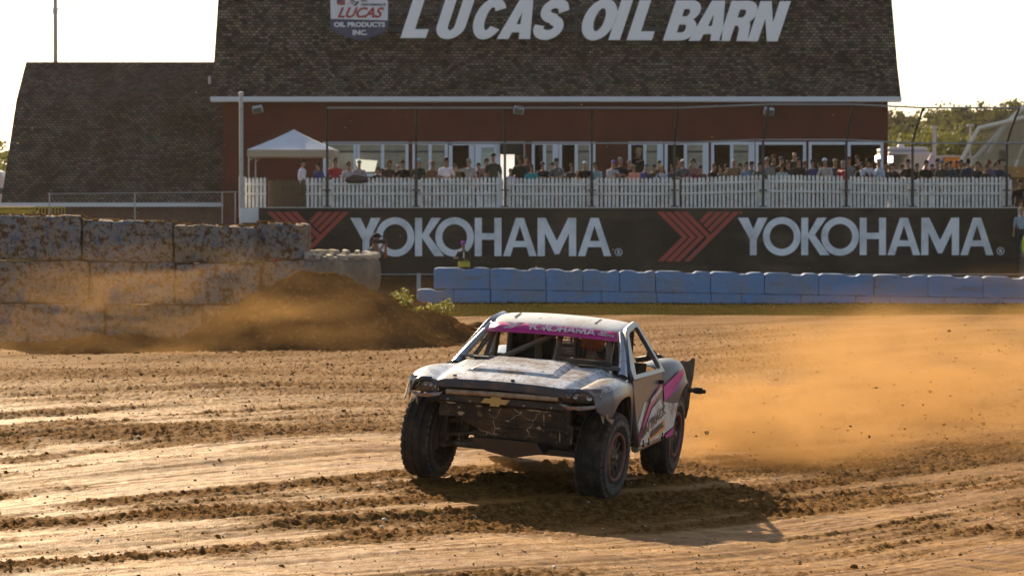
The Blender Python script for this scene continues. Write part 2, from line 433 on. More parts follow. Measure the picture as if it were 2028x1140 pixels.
# gable ends
for xa in (bx0 + .1, bx1 - .1):
    g = MB(); g.prism([(0.2, ez + .26), (ye + 1.4, ez + 1.1), (y1, z1 - .25), (y2, z2 - .3), (D2 - y1, z1 - .25), (D2 - ye - 1.4, ez + 1.1), (D2 - .2, ez + .26)], ((xa, 0, 0), (0, 1, 0), (0, 0, 1)), .15)
    obj("gable", g, m_siding, barn)
for a, b, kind in wins:
    xa, xb = X_(a, YB), X_(b, YB); z0, z1_ = Z_(350, YB), Z_(281, YB); w = .13
    fm = MB(); fm.b2(xa, xb, -.06, .05, z1_ - w, z1_); fm.b2(xa, xb, -.09, .05, z0, z0 + w); fm.b2(xa, xa + w, -.06, .05, z0 + w, z1_ - w); fm.b2(xb - w, xb, -.06, .05, z0 + w, z1_ - w)
    ix0, ix1 = xa + w, xb - w
    if len(kind) == 2:
        mid = (ix0 + ix1) / 2 if kind != 'dd' else X_(1681, YB)
        if kind == 'dp': mid = ix0 + (ix1 - ix0) * .47
        fm.b2(mid - .07, mid + .07, -.045, .045, z0 + w, z1_ - w)
    if kind == 'dp':
        fm.b2(ix1 - .13, ix1, -.04, .04, z0 + w, z1_ - w)
    win = obj("window", fm, m_frame, barn)
    panes = []
    if kind == 'p': panes = [(ix0, ix1)]
    if kind == 'pp': panes = [(ix0, mid - .07), (mid + .07, ix1)]
    if kind == 'dp': panes = [(mid + .07, ix1 - .13)]
    for pa, pb in panes:
        pm = MB(); pm.b2(pa, pb, .0, .012, z0 + w, z1_ - w); obj("pane", pm, m_glass, win)
        pm = MB(); pm.b2(pa, pb, -.012, -.003, z1_ - w - .34, z1_ - w - .25); obj("pane_bar", pm, M("pane_bar_dark", (0.045, 0.05, 0.05), .6), win)  # dark bar across the upper part of each pane
# door unit
ua, ub = X_(889, YB), X_(996, YB); zt = Z_(281, YB)
df = MB(); df.b2(ua, ua + .16, -.07, .05, DZ0, zt); df.b2(X_(929, YB), X_(940, YB), -.07, .05, DZ0, zt - .16); df.b2(ua, X_(1040, YB), -.07, .05, zt - .15, zt)
obj("door_frame", df, m_frame, barn)
dl = MB(); dl.b2(X_(941, YB), X_(990, YB), -.16, -.09, DZ0, zt - .05)
door = obj("door", dl, m_frame, barn)
dm = MB(); dm.b2(X_(953, YB), X_(978, YB), -.175, -.162, Z_(345, YB), Z_(292, YB)); obj("pane", dm, M("door_glass", (0.35, 0.4, 0.4), .1), door)
dm = MB(); dm.b2(X_(956, YB), X_(976, YB), -.182, -.177, Z_(301, YB), Z_(293, YB)); obj("notice", dm, M("door_notice", (0.3, 0.36, 0.3), .6), door)
am = MB(); am.b2(X_(992, YB), X_(1036, YB), -.5, -.08, Z_(306, YB), Z_(285, YB)); obj("roller_shutter", am, m_dark, barn, bevel=.03)
am = MB(); am.b2(X_(992, YB), X_(1040, YB), -.52, -.06, Z_(284, YB) + .01, Z_(280.5, YB)); am.b2(X_(1036.5, YB), X_(1040, YB), -.5, -.06, Z_(308, YB), Z_(284.3, YB)); obj("shutter_frame", am, M("beige_trim", (0.3, 0.28, 0.22), .6), barn)
am = MB(); am.b2(X_(991, YB), X_(1019, YB), .35, .4, DZ0, Z_(305, YB)); obj("doorway_glow", am, M("glow_panel", (0.85, 0.82, 0.76), .6, emit=((1.0, 0.9, 0.78), 0.45)), barn)  # glowing panel stands in for the brightness inside the doorway

# lower barn wing on the left
wing = thing("barn_wing", "lower brown shingled gambrel barn wing left of the tall barn", "barn", (0, YB + 1, 0))
YW = YB + 1
wx0, wx1 = X_(2, YW), bx0 - .02
wz0 = Z_(403, YW); wm = [(0, wz0 + .05), (4.4, Z_(200, YW + 4.4)), (7.4, Z_(123, YW + 7.4)), (10.4, Z_(200, YW + 4.4)), (14.8, wz0)]
wr = link("roof", roof_mesh("roof", wx0 + .0, wx1, wm), brick_mat("wing_shingle", (0.25, 0.19, 0.14), (0.085, 0.066, 0.05), (0.65, 0.55, 0.45)), wing)
g = MB(); g.b2(wx0, wx1 - .01, -.05, -.002, wz0 - .14, wz0 + .04); obj("fascia", g, m_frame, wing)
g = MB(); g.b2(wx0 + .5, wx1 - .02, .6, .8, -.5, wz0 + .3); g.prism([(.8, -.5), (.8, wz0 + .2), (4.5, wm[1][1] - .4), (7.4, wm[2][1] - .4), (10.3, wm[1][1] - .4), (14, wz0), (14, -.5)], ((wx0 + .5, 0, 0), (0, 1, 0), (0, 0, 1)), .2)
obj("front_wall", g, M("wing_siding", (0.11, 0.05, 0.032), .8, mixes=[(1.2, (0.15, 0.085, 0.05), .45, .7)]), wing)
g = MB(); g.b2(X_(411, YB - 1), X_(416, YB - 1), -1.6, -1.5, Z_(166, YB - 1), Z_(150, YB - 1)); obj("vent_cap", g, m_galv, wing)

# wall floodlights
for i, (px, py, lab) in enumerate([(512, 217, "white wall floodlight on red siding beside the silver pole"), (1027, 219, "white wall floodlight high above the open doorway"), (1521, 221, "white wall floodlight near the right end of the barn")]):
    t = thing("wall_floodlight", lab, "floodlight", (X_(px, YB), YB, Z_(py, YB)), 0, "floodlights under the barn eave")
    b = MB(); rt = Matrix.Rotation(R(25), 3, 'X') @ Matrix.Rotation(R(-12 if i == 0 else 8), 3, 'Y')
    b.box((0, -.38, 0), (.44, .26, .3), rt); obj("housing", b, m_frame, t, bevel=.03)
    b = MB(); b.box(rt @ Vector((0, -.14, -.0)) + Vector((0, -.38, 0)), (.38, .02, .24), rt); obj("lens", b, m_glass, t)
    b = MB(); b.tube([(0, -.26, .02), (0, -.002, .06)], .05); obj("bracket", b, m_galv, t)

# ---------------------------------------------------------------- roof letters
def arc(cx, cy, rx, ry, a0, a1, n=20):
    return [(cx + rx * math.cos(R(a0 + (a1 - a0) * k / n)), cy + ry * math.sin(R(a0 + (a1 - a0) * k / n))) for k in range(n + 1)]
def ring(cx, cy, rx, ry, ix, iy, n=40):
    return [arc(cx, cy, rx, ry, 0, 360, n)[:-1], arc(cx, cy, ix, iy, 0, 360, n)[:-1]]
def stroke(pts, w):
    L_, R_ = [], []; P = [Vector((*p, 0)) for p in pts]
    for i, p in enumerate(P):
        t = (P[min(i + 1, len(P) - 1)] - P[max(i - 1, 0)]).normalized(); n = Vector((-t.y, t.x, 0)) * w / 2
        L_.append(((p + n).x, (p + n).y)); R_.append(((p - n).x, (p - n).y))
    return [L_ + R_[::-1]]
BOLD = {
 'L': [[(0, 0), (0, 1), (.28, 1), (.28, .21), (.63, .21), (.63, 0)]],
 'U': [[(0, 1), (0, .32)] + arc(.36, .32, .36, .34, 180, 360) + [(.72, 1), (.45, 1), (.45, .32)] + arc(.36, .32, .09, .13, 0, -180) + [(.27, 1)]],
 'C': [arc(.37, .5, .38, .52, 32, 328, 30) + arc(.37, .5, .11, .30, 320, 40, 26)],
 'A': [[(-.03, 0), (.23, 1), (.55, 1), (.80, 0), (.52, 0), (.485, .17), (.285, .17), (.25, 0)], [(.325, .36), (.445, .36), (.385, .72)]],
 'S': stroke([(.60, .70)] + arc(.36, .72, .22, .185, 15, 250, 16) + [(.40, .51)] + arc(.34, .29, .25, .19, 70, -195, 18), .235),
 'O': ring(.40, .5, .41, .52, .135, .30),
 'I': [[(0, 0), (0, 1), (.28, 1), (.28, 0)]],
 'B': [[(0, 0), (0, 1), (.42, 1)] + arc(.42, .745, .27, .255, 90, -62, 12) + arc(.43, .28, .30, .28, 60, -90, 12), [(.27, .19), (.42, .19)] + arc(.40, .30, .08, .11, -70, 70, 6) + [(.27, .41)], [(.27, .60), (.40, .60)] + arc(.38, .70, .07, .10, -70, 70, 6) + [(.27, .80)]],
 'R': [[(0, 0), (0, 1), (.44, 1)] + arc(.44, .71, .28, .29, 90, -52, 12) + [(.66, .38), (.70, .12), (.73, 0), (.45, 0), (.42, .30), (.36, .39), (.27, .39), (.27, 0)], [(.27, .58), (.40, .58)] + arc(.38, .69, .08, .11, -70, 70, 6) + [(.27, .80)]],
 'N': [[(0, 0), (0, 1), (.27, 1), (.49, .43), (.49, 1), (.75, 1), (.75, 0), (.49, 0), (.25, .60), (.25, 0)]],
}
YS = 139.7; PS = FPX / YS
sign = thing("roof_sign", "row of large white slanted capital letters on dark rails across the barn roof", "sign", (0, YS, 0))
m_letter = M("letter_white", (0.86, 0.87, 0.89), 0.4)
Hs = 78 / PS
base = lambda px: Z_(75.5 + (px - 800) * 0.0095, YS)
for ch, px in zip("LUCASOILBARN", [794, 858, 928, 987, 1052, 1143, 1205, 1241, 1313, 1366, 1423, 1480]):
    sp = [[((x + .33 * y) * Hs, y * Hs) for x, y in s] for s in BOLD[ch]]
    plate("letter", sp, .16, m_letter, ((X_(px, YS), 0, base(px)), (1, 0, 0), (0, 0, 1)), sign, bevel=.012)
rl = MB()
for py in (22, 58): rl.b2(X_(770, YS), X_(1545, YS), .14, .22, Z_(py + 4, YS), Z_(py - 4, YS))
obj("rail", rl, M("sign_rail", (0.03, 0.035, 0.04), .7), sign)
for px in (870, 938, 1050, 1141, 1268, 1356, 1500):
    s = MB(); s.b2(X_(px, YS) - .06, X_(px, YS) + .06, .24, .34, Z_(91, YS), Z_(5, YS)); s.tube([(X_(px, YS), .34, Z_(30, YS)), (X_(px, YS), 2.6, Z_(45, YS))], .04, 6); obj("support_post", s, m_black, sign)
# shield sign
shd = thing("shield_sign", "shield shaped oil company sign, white over navy, left of the roof letters", "sign", (0, YS - .1, 0))
m_navy = M("navy_enamel", (0.035, 0.04, 0.10), .4); m_signwhite = M("sign_white", (0.68, 0.70, 0.74), .4); m_red = M("sign_red", (0.35, 0.02, 0.03), .4)
sx = lambda px: X_(px, YS - .1); sz = lambda py: Z_(py, YS - .1)
FS = ((0, 0, 0), (1, 0, 0), (0, 0, 1))
pl = lambda L_: [[(sx(a), sz(b)) for a, b in L_]]
plate("panel", pl([(656, 38), (768, 41), (768, 55), (757, 66), (712, 80), (668, 65), (656, 55)]), .12, m_navy, ((0, 0, 0), (1, 0, 0), (0, 0, 1)), shd)
plate("panel", pl([(656, 38), (768, 41), (769, 4), (760, -8), (712, -16), (664, -9), (655, 2)]), .12, m_signwhite, ((0, 0, 0), (1, 0, 0), (0, 0, 1)), shd)
plate("border", pl([(653.5, 38), (653.5, 0), (662, -12), (712, -19), (762, -11), (771, 3), (770.5, 56), (758, 68), (712, 82.5), (666, 67), (653.5, 56)]), .06, m_navy, ((0, .045, 0), (1, 0, 0), (0, 0, 1)), shd)
fr_ = lambda px, py: ((sx(px), -.075, sz(py)), (1, 0, 0), (0, 0, 1))
text("lettering", "LUCAS", 20 / PS, .02, m_red, fr_(669, 35), shd, off=.018, shear=.42, width=92 / PS)
text("lettering", "OIL PRODUCTS", 9 / PS, .02, m_signwhite, fr_(662, 53.5), shd, off=.012, width=101 / PS)
text("lettering", "INC.", 9.5 / PS, .02, m_signwhite, fr_(699, 69.5), shd, off=.012, width=29 / PS)
text("lettering", "PERFORMANCE", 4.5 / PS, .02, m_navy, fr_(716, 12), shd, off=.004, width=48 / PS)
text("lettering", "HIGH", 4 / PS, .02, m_navy, fr_(716, 4), shd, off=.004, width=12 / PS)
plate("flag_emblem", pl([(668, -1), (684, -2), (684, 10), (676, 11), (668, 9)]), .02, M("flag_red", (0.3, 0.06, 0.08), .5), ((0, -.075, 0), (1, 0, 0), (0, 0, 1)), shd)
plate("flag_emblem", pl([(668, -1), (676, -1.5), (676, 5), (668, 4)]), .02, m_navy, ((0, -.09, 0), (1, 0, 0), (0, 0, 1)), shd)
plate("chequered_flag", pl([(689, 12), (696, -1), (702, 2), (708, 3), (713, 4), (708, 11), (703, 13), (697, 8), (694, 6)]), .02, M("chequer", (0.5, 0.5, 0.48), .5, mixes=[(9, (0.02, 0.02, 0.02), .48, .52)]), ((0, -.075, 0), (1, 0, 0), (0, 0, 1)), shd)
s = MB(); s.b2(sx(711), sx(713), .08, .14, sz(88), sz(0)); s.tube([(sx(712), .1, sz(20)), (sx(712), 2.4, sz(38))], .04, 6); obj("support_post", s, m_black, shd)

# ---------------------------------------------------------------- deck and banner
dk = MB(); dk.b2(X_(476, 112.6), 18.3, 112.4, YB - .1, 2.55, 2.74)
deck = tag(obj("spectator_deck", dk, M("deck_boards", (0.2, 0.15, 0.1), .8, mixes=[(3, (0.12, 0.09, 0.06), .45, .7)])), kind="structure")
sk = MB(); sk.b2(X_(478, 113.2), 18.2, 113.0, 113.2, -.5, 2.54); tag(obj("deck_wall", sk, M("deck_skirt", (0.1, 0.06, 0.035), .85, mixes=[(2, (0.16, 0.1, 0.055), .45, .7)])), "brown board wall closing the front of the raised deck", "wall")

YN = 111.0
BAN = {
 'Y': [[(0, 1), (.27, 1), (.41, .69), (.54, 1), (.79, 1), (.50, .42), (.50, 0), (.32, 0), (.32, .42)]],
 'O': ring(.505, .5, .505, .515, .325, .335, 48),
 'K': [[(0, 0), (0, 1), (.185, 1), (.185, .565), (.43, 1), (.68, 1), (.36, .545), (.76, 0), (.51, 0), (.185, .475), (.185, 0)]],
 'H': [[(0, 0), (0, 1), (.185, 1), (.185, .60), (.515, .60), (.515, 1), (.70, 1), (.70, 0), (.515, 0), (.515, .43), (.185, .43), (.185, 0)]],
 'A': [[(0, 0), (.335, 1), (.545, 1), (.88, 0), (.685, 0), (.615, .235), (.265, .235), (.195, 0)], [(.315, .395), (.565, .395), (.44, .80)]],
 'M': [[(0, 0), (0, 1), (.21, 1), (.505, .40), (.80, 1), (1.01, 1), (1.01, 0), (.82, 0), (.82, .60), (.56, .05), (.45, .05), (.19, .60), (.19, 0)]],
}
def yoko_splines(H):
    """word as (letter, splines) with cap height H"""
    pos = {0: 0, 1: .668, 2: 1.693, 3: 2.226, 4: 3.258, 5: 4.0, 6: 4.905, 7: 5.957}
    return [[[((x + pos[i]) * H, y * H) for x, y in s] for s in BAN[c]] for i, c in enumerate("YOKOHAMA")]
def emblem_splines(S):
    """chevron emblem; unit square scaled to S; 1 = emblem height"""
    k = 1 / 213.0; out = []
    def P(x, y): return ((x - 440) * k * S, (255 - y) * k * S)
    w = 26
    for t in (440, 475, 510):
        out.append([P(t, 42), P(t + w, 42), P(t + w + 108, 150), P(t + w + 3, 255), P(t + 3, 255), P(t + 108, 150)])
    # fourth bar meets the long right bar
    out.append([P(*q) for q in [(545, 42), (571, 42), (670, 141), (769, 42), (795, 42), (582, 255), (556, 255), (657, 154)]])
    for t in (660, 696, 732):
        yy = (t - 584) / 2
        y2 = (t + w - 584) / 2
        out.append([P(t, 42), P(t + w, 42), P(t + w - y2, 42 + y2), P(t - yy, 42 + yy)])
    return out
m_banner = M("banner_black", (0.011, 0.009, 0.008), .6, spec=.25, mixes=[(0.7, (0.034, 0.023, 0.014), .42, .7, (1, 1, .5)), (14, (0.09, 0.065, 0.04), .62, .76), (0.35, (0.06, 0.042, 0.026), .5, .66, (1, 1, 3))])
m_banletter = M("banner_letter", (0.72, 0.74, 0.78), .5, mixes=[(1.0, (0.42, 0.44, 0.48), .45, .7), (30, (0.2, 0.15, 0.1), .7, .78)])
m_banred = M("banner_red", (0.33, 0.035, 0.025), .5, mixes=[(1.0, (0.24, 0.04, 0.03), .45, .7)])
ban = thing("banner", "long black advertising banner with two white tyre maker names and red chevron emblems", "banner", (0, YN, 0))
b = MB(); b.b2(X_(513, YN), X_(2016, YN), 0, .06, Z_(547, YN), Z_(412, YN)); obj("backing_panel", b, m_banner, ban)
PN = FPX / YN
for px0, hpx, ybase, ex in ((693.8, 75.6, 507, 528), (1461.6, 74.0, 505, 1301)):
    for sp in yoko_splines(hpx / PN):
        plate("letter", sp, .012, m_banletter, ((X_(px0, YN), -.008, Z_(ybase, YN)), (1, 0, 0), (0, 0, 1)), ban)
    eh = 98 / PN
    plate("chevron_emblem", emblem_splines(eh), .012, m_banred, ((X_(ex, YN), -.008, Z_(517.5, YN)), (1, 0, 0), (0, 0, 1)), ban)
    rx = px0 + hpx * 7.03
    plate("registered_mark", ring(0, 0, 7.5 / PN, 7.5 / PN, 6.2 / PN, 6.2 / PN), .012, m_banletter, ((X_(rx, YN), -.008, Z_(ybase - 8, YN)), (1, 0, 0), (0, 0, 1)), ban)
    text("registered_mark", "R", 8 / PN, .012, m_banletter, ((X_(rx - 3, YN), -.008, Z_(ybase - 4, YN)), (1, 0, 0), (0, 0, 1)), ban, off=.005)
b = MB(); b.b2(X_(513, YN), X_(2016, YN), -.02, .10, Z_(412, YN) + .002, Z_(410, YN)); obj("top_rail", b, m_galv, ban)
t = MB(); t.b2(X_(475, 112), X_(512, 112), -.04, .04, Z_(441, 112), Z_(412, 112)); tag(obj("blank_panel", t, m_signwhite, bevel=.01, loc=(0, 112, 0)), "blank white panel at the left end of the black banner", "panel")
# cable and post under the banner
cb = thing("cable_barrier", "thin cable on short grey posts running under the black banner", "barrier", (0, 109.5, 0))
b = MB(); b.tube([(X_(600, 109.5), 0, Z_(543, 109.5)), (X_(2100, 109.5), 0, Z_(543, 109.5))], .02, 6); obj("cable", b, m_galv, cb)
for px in (640, 829, 1010, 1200, 1390):
    b = MB(); b.b2(X_(px - 4, 109.5), X_(px + 4, 109.5), .03, .15, -.55, Z_(541, 109.5)); obj("post", b, M("grey_post", (0.4, 0.4, 0.4), .6), cb)

# ---------------------------------------------------------------- picket fence panels
YF = 112.9
def picket_panel(a, b, dz0, dz1, miss, label, whole=True):
    x0, x1 = X_(a, YF), X_(b, YF); zt = 1.075
    t = thing("picket_fence", label, "fence", ((x0 + x1) / 2, YF, 2.74), 0, "white picket fence panels along the deck")
    n = max(2, round((x1 - x0) / .142)); pk = MB(); hw = (x1 - x0) / 2
    for i in range(n):
        if i in miss: continue
        x = -hw + (x1 - x0) * (i + .5) / n + random.gauss(0, .004); dz = dz0 + (dz1 - dz0) * i / n + random.gauss(0, .008); w = .045
        z0, z1 = .01, zt + dz
        pk.add([(x - w, -.02, z0), (x + w, -.02, z0), (x + w, -.02, z1 - .05), (x + w * .5, -.02, z1), (x - w * .5, -.02, z1), (x - w, -.02, z1 - .05),
                (x - w, 0, z0), (x + w, 0, z0), (x + w, 0, z1 - .05), (x + w * .5, 0, z1), (x - w * .5, 0, z1), (x - w, 0, z1 - .05)],
               [(5, 4, 3, 2, 1, 0), (6, 7, 8, 9, 10, 11)] + [(k, (k + 1) % 6, (k + 1) % 6 + 6, k + 6) for k in range(6)])
    obj("picket", pk, m_fence, t)
    for z in (.50, .84):
        r = MB(); r.prism([(-hw, z + dz0 - .03), (hw, z + dz1 - .03), (hw, z + dz1 + .03), (-hw, z + dz0 + .03)], ((0, -.025, 0), (1, 0, 0), (0, 0, 1)), .04); obj("rail", r, m_fence, t)
    return t
panels = [(483, 528, 0, 0, (), "short white picket fence panel at the left end beside the silver pole"),
 (606, 646, 0, 0, (), "short white picket fence panel right of the brown slat gate"),
 (656, 822, 0, 0, (), "white picket fence panel with dark jacket slung over it"),
 (832, 997, 0, .01, (), "white picket fence panel in front of the man in the white t-shirt"),
 (1005, 1168, -.01, -.01, (), "white picket fence panel in front of the woman in teal"),
 (1179, 1340, 0, 0, (), "white picket fence panel in front of the salmon pink shirt"),
 (1349, 1510, .0, .10, (), "white picket fence panel whose rails climb to the right"),
 (1519, 1671, .10, .06, (), "white picket fence panel in front of the big open window"),
 (1681, 1804, .05, .0, (), "white picket fence panel at the right corner of the barn"),
 (1814, 2000, .0, .02, (), "white picket fence panel at the far right end beyond the barn")]
for p in panels: picket_panel(*p)
sg = MB()
for i in range(14):
    x = X_(531 + i * 5.4, YF + .3); sg.b2(x, x + .07, -.01, .01, 0.0, .98 + random.uniform(-.03, .03))
for z in (.2, .8): sg.b2(X_(530, YF + .3), X_(606, YF + .3), .011, .04, z, z + .05)
g = thing("slat_gate", "brown weathered slat gate between two short white picket panels", "gate", (0, YF + .3, 2.74)); obj("slats", sg, M("brown_slats", (0.10, 0.075, 0.045), .85, mixes=[(5, (0.06, 0.04, 0.025), .5, .7)]), g)

# black catch fence posts with cables
posts = [(648, 648), (824, 824), (1000, 998), (1172, 1172), (1336, 1342), (1511, 1522), (1676, 1690), (1807, 1828), (1994, 2018)]
post_lab = ["black catch fence post at the canopy corner", "black catch fence post left of the white t-shirt man", "black catch fence post before the open doorway", "black catch fence post at the left side of the bare red siding", "black catch fence post in front of the windows, arm tilted slightly", "black catch fence post under the right floodlight", "black catch fence post before the widest window", "black catch fence post just past the barn corner", "black catch fence post at the right end of the fence"]
zk, ztop = Z_(282, 112.7), Z_(214, 111.6)
tops = []
for (p0, p1), lab in zip(posts, post_lab):
    t = thing("catch_fence_post", lab, "fence post", (X_(p0, 112.7), 112.7, 2.74), 0, "black catch fence posts")
    dx = X_(p1, 111.4) - X_(p0, 112.7)
    b = MB(); b.tube([(0, 0, 0), (0, 0, zk - 2.74)], .045, 8); obj("post", b, m_black, t)
    tp = (dx, -1.3, ztop - 2.74 + (.12 if p0 in (1511, 1676) else 0)); b = MB(); b.tube([(0, 0, zk - 2.74), (dx * .4, -.4, zk - 2.74 + .5), tp], .045, 8); obj("overhang_arm", b, m_black, t)
    for z in (.02, .60):
        b = MB(); b.b2(-.14, .14, -.06, .06, z, z + .05); obj("clamp", b, m_black, t)
    tops.append(Vector(tp) + t.location)
m_cable = M("fence_cable", (0.26, 0.26, 0.26), .6)
cf = thing("catch_fence_cable", "two grey catch fence cables strung along the black posts across the barn front", "cable", (0, 0, 0))
b = MB(); b.tube(tops, .035, 6); obj("upper_cable", b, m_cable, cf)
b = MB(); b.tube([(X_(p0, 112.6), 112.6, zk - .03 + (.12 if p0 in (1511, 1676) else 0)) for p0, _ in posts] + [(X_(2060, 112.6), 112.6, zk)], .035, 6); obj("lower_cable", b, m_cable, cf)
# white fence posts beside the black ones
for (p0, _), wd in zip(posts, ["below the canopy corner", "left of the white t-shirt man", "below the open doorway", "below the bare red siding", "below the slate shirted man", "below the right floodlight", "before the widest window", "past the barn corner", "at the right end of the deck"]):
    pair = MB()
    for s_ in (-1, 1): pair.b2(s_ * .115 - .055, s_ * .115 + .055, -.01, .06, 0, .98 if s_ < 0 else 1.0)
    pair.b2(-.17, .17, .061, .09, .3, .36)
    tag(obj("fence_post", pair, m_fence, loc=(X_(p0, YF), YF + .0, 2.745)), "white timber double post of the picket fence " + wd, "fence post", "white fence posts")
# silver pole
sp_ = thing("steel_pole", "tall galvanised pole at the left end of the picket fence", "pole", (X_(478, 112.2), 112.2, -.5))
b = MB(); b.tube([(0, 0, 0), (0, 0, Z_(188, 112.2) + .5)], .075, 12); obj("shaft", b, m_galv, sp_)
b = MB(); b.lathe([(0, .12), (.09, .1), (.1, 0), (0, 0)], 12, 'Z', (0, 0, Z_(188, 112.2) + .5)); obj("cap", b, m_galv, sp_)
b = MB(); b.b2(-.1, .12, .08, .2, 2.9, 4.35); obj("fence_board", b, m_fence, sp_)

# canopy tent
YC = 118.0
ct = thing("canopy_tent", "pale pop-up canopy tent at the left end of the deck", "tent", (X_(582, YC), YC, 2.74))
hw = (X_(668, YC) - X_(497, YC)) / 2; ze = Z_(298, YC) - 2.74; zp = Z_(256, YC) - 2.74
rows = []
NQ = 8
for j in range(NQ + 1):
    f = j / NQ; r = hw * f; zz = zp + (ze - zp) * (f ** .9); rr = []
    for k in range(33):
        a = k / 32 * 4; sde = int(a) % 4; q = a - int(a)
        c = [(-1, -1), (1, -1), (1, 1), (-1, 1)]; p, n2 = c[sde], c[(sde + 1) % 4]
        rr.append((r * (p[0] + (n2[0] - p[0]) * q), r * (p[1] + (n2[1] - p[1]) * q), zz - .05 * f * math.sin(math.pi * q)))
    rows.append(rr)
b = MB(); b.grid(rows); m_canvas = M("canvas", (0.62, 0.64, 0.68), .8, mixes=[(1.2, (0.55, 0.55, 0.56), .45, .7)]); obj("canopy", b, m_canvas, ct, smooth=False, solid=.01)
b = MB(); v = [[(x, y, ze - .0 - .05 * 0) for x, y in ((-hw, -hw), (hw, -hw), (hw, hw), (-hw, hw), (-hw, -hw))], [(x, y, ze - .26) for x, y in ((-hw, -hw), (hw, -hw), (hw, hw), (-hw, hw), (-hw, -hw))]]
b.grid(v); obj("valance", b, M("valance", (0.34, 0.29, 0.22), .8), ct, solid=.01)
for sx_ in (-1, 1):
    for sy_ in (-1, 1):
        b = MB(); b.tube([(sx_ * (hw - .06), sy_ * (hw - .06), 0), (sx_ * (hw - .06), sy_ * (hw - .06), ze - .02)], .03, 6); obj("leg", b, m_galv, ct)
b = MB()
for k in (-1, 1):
    b.tube([(k * (hw - .06), -hw + .06, ze - .4), (0, 0, zp - .12)], .018, 6); b.tube([(k * (hw - .06), hw - .06, ze - .4), (0, 0, zp - .12)], .018, 6)
obj("truss", b, m_galv, ct)

# things on the deck
b = MB(); b.prism([(-.30, -.25), (.28, -.24), (.38, .16), (-.42, .22), (-.40, .05)], ((0, 0, 0), (1, 0, 0), (0, 0, 1)), .03)
tag(obj("sunlight_panel", b, M("cream_glow", (0.8, 0.78, 0.6), .5, emit=((1, .95, .7), .25)), loc=(X_(727, 116.5), 116.5, Z_(327, 116.5))), "glowing cream panel standing in for sunlight behind the crowd near the canopy", "board")  # added panel, glows in place of sunlight showing behind the crowd

# dark jacket slung over the pickets
def blob(name, c, rad, amp, fq, n=3, seed=0, flat=None):
    bm = bmesh.new(); bmesh.ops.create_icosphere(bm, subdivisions=n, radius=1)
    for v in bm.verts:
        d = mnoise.noise(v.co * fq + Vector((seed, seed * 2, 0))); v.co *= 1 + amp * d
        v.co = Vector((v.co.x * rad[0], v.co.y * rad[1], v.co.z * rad[2]))
        if flat is not None: v.co.z = max(v.co.z, flat)
    me = bpy.data.meshes.new(name); bm.to_mesh(me); bm.free()
    me.polygons.foreach_set("use_smooth", [True] * len(me.polygons)); return me
jm = blob("jacket", (0, 0, 0), (.40, .13, .16), .25, 2.2, 3, 3, -.13)
tag(link("jacket", jm, M("jacket_cloth", (0.05, 0.03, 0.028), .8, mixes=[(6, (0.10, 0.05, 0.045), .5, .7)]), loc=(X_(706, 112.85), 112.85, 2.74 + 1.0)), "dark brown jacket slung in a bundle over the picket fence", "jacket")

# ---------------------------------------------------------------- blue painted concrete blocks by the banner
m_blue = M("blue_paint", (0.15, 0.27, 0.49), .75, spec=.25, vary=True, mixes=[(1.1, (0.22, 0.26, 0.34), .42, .66), (8, (0.24, 0.17, 0.11), .58, .72), (30, (0.05, 0.09, 0.2), .62, .75), (0.9, (0.22, 0.17, 0.13), .58, .75, (1, 1, 4))], bump=(18, .5, (1, 1, 1), .02))
def rough_block(name, w, d, h, notch, seed, mat, amp=.012, res=.11, bev=.04):
    """concrete block with rounded arrises, a shallow lifting notch in the top and a bumpy cast face"""
    bm = bmesh.new(); bmesh.ops.create_cube(bm, size=1)
    for v in bm.verts: v.co = Vector((v.co.x * w, v.co.y * d, (v.co.z + .5) * h))
    bmesh.ops.bevel(bm, geom=bm.edges[:], offset=bev, segments=2, affect='EDGES', profile=.6)
    for ax, L_ in ((0, w), (1, d), (2, h)):
        n = max(2, int(L_ / res))
        for k in range(1, n):
            co = [0, 0, 0]; no = [0, 0, 0]; no[ax] = 1; co[ax] = -L_ / 2 + L_ * k / n if ax < 2 else L_ * k / n
            bmesh.ops.bisect_plane(bm, geom=bm.verts[:] + bm.edges[:] + bm.faces[:], plane_co=co, plane_no=no)
    sd = Vector((seed * 3.1, seed * 1.7, seed * .9))
    for v in bm.verts:
        if notch and v.co.z > h * .7:
            q = abs(v.co.x - w * .10); v.co.z -= .065 * max(0, min(1, (.26 - q) / .10)) * (v.co.z - h * .7) / (h * .3)
            e = w / 2 - abs(v.co.x); v.co.z -= .05 * max(0, 1 - e / .12) * (v.co.z - h * .7) / (h * .3)
        v.co += Vector((mnoise.noise(v.co * 2.5 + sd), mnoise.noise(v.co * 2.5 + sd * 2), mnoise.noise(v.co * 2.5 - sd))) * amp * 1.6
        v.co += Vector((mnoise.noise(v.co * 9 + sd), mnoise.noise(v.co * 9 + sd * 2), mnoise.noise(v.co * 9 - sd))) * amp * .7
    me = bpy.data.meshes.new(name); bm.to_mesh(me); bm.free(); return me
YBL = 104.0; PB = FPX / YBL
ups = [859, 970, 1081, 1154, 1227, 1298, 1407, 1514, 1622, 1731, 1838, 1947, 2057]
ublab = ["leftmost upper blue concrete block at the stepped end of the wall", "upper blue block just right of the crouching marshal", "short upper blue block left of centre, first of three", "short upper blue block left of centre, middle of three", "short upper blue block left of centre, last of three",
 "upper blue block below the registered mark of the first name", "upper blue block below the right chevron emblem", "upper blue block below the second banner name's first letter", "upper blue block below the second banner name's third letter", "dusty upper blue block below the second banner name's fifth letter", "upper blue block below the second banner name's seventh letter", "upper blue block under the right end of the banner"]
def wtop(px): return Z_(529 + (px - 860) * 0.0165, YBL)
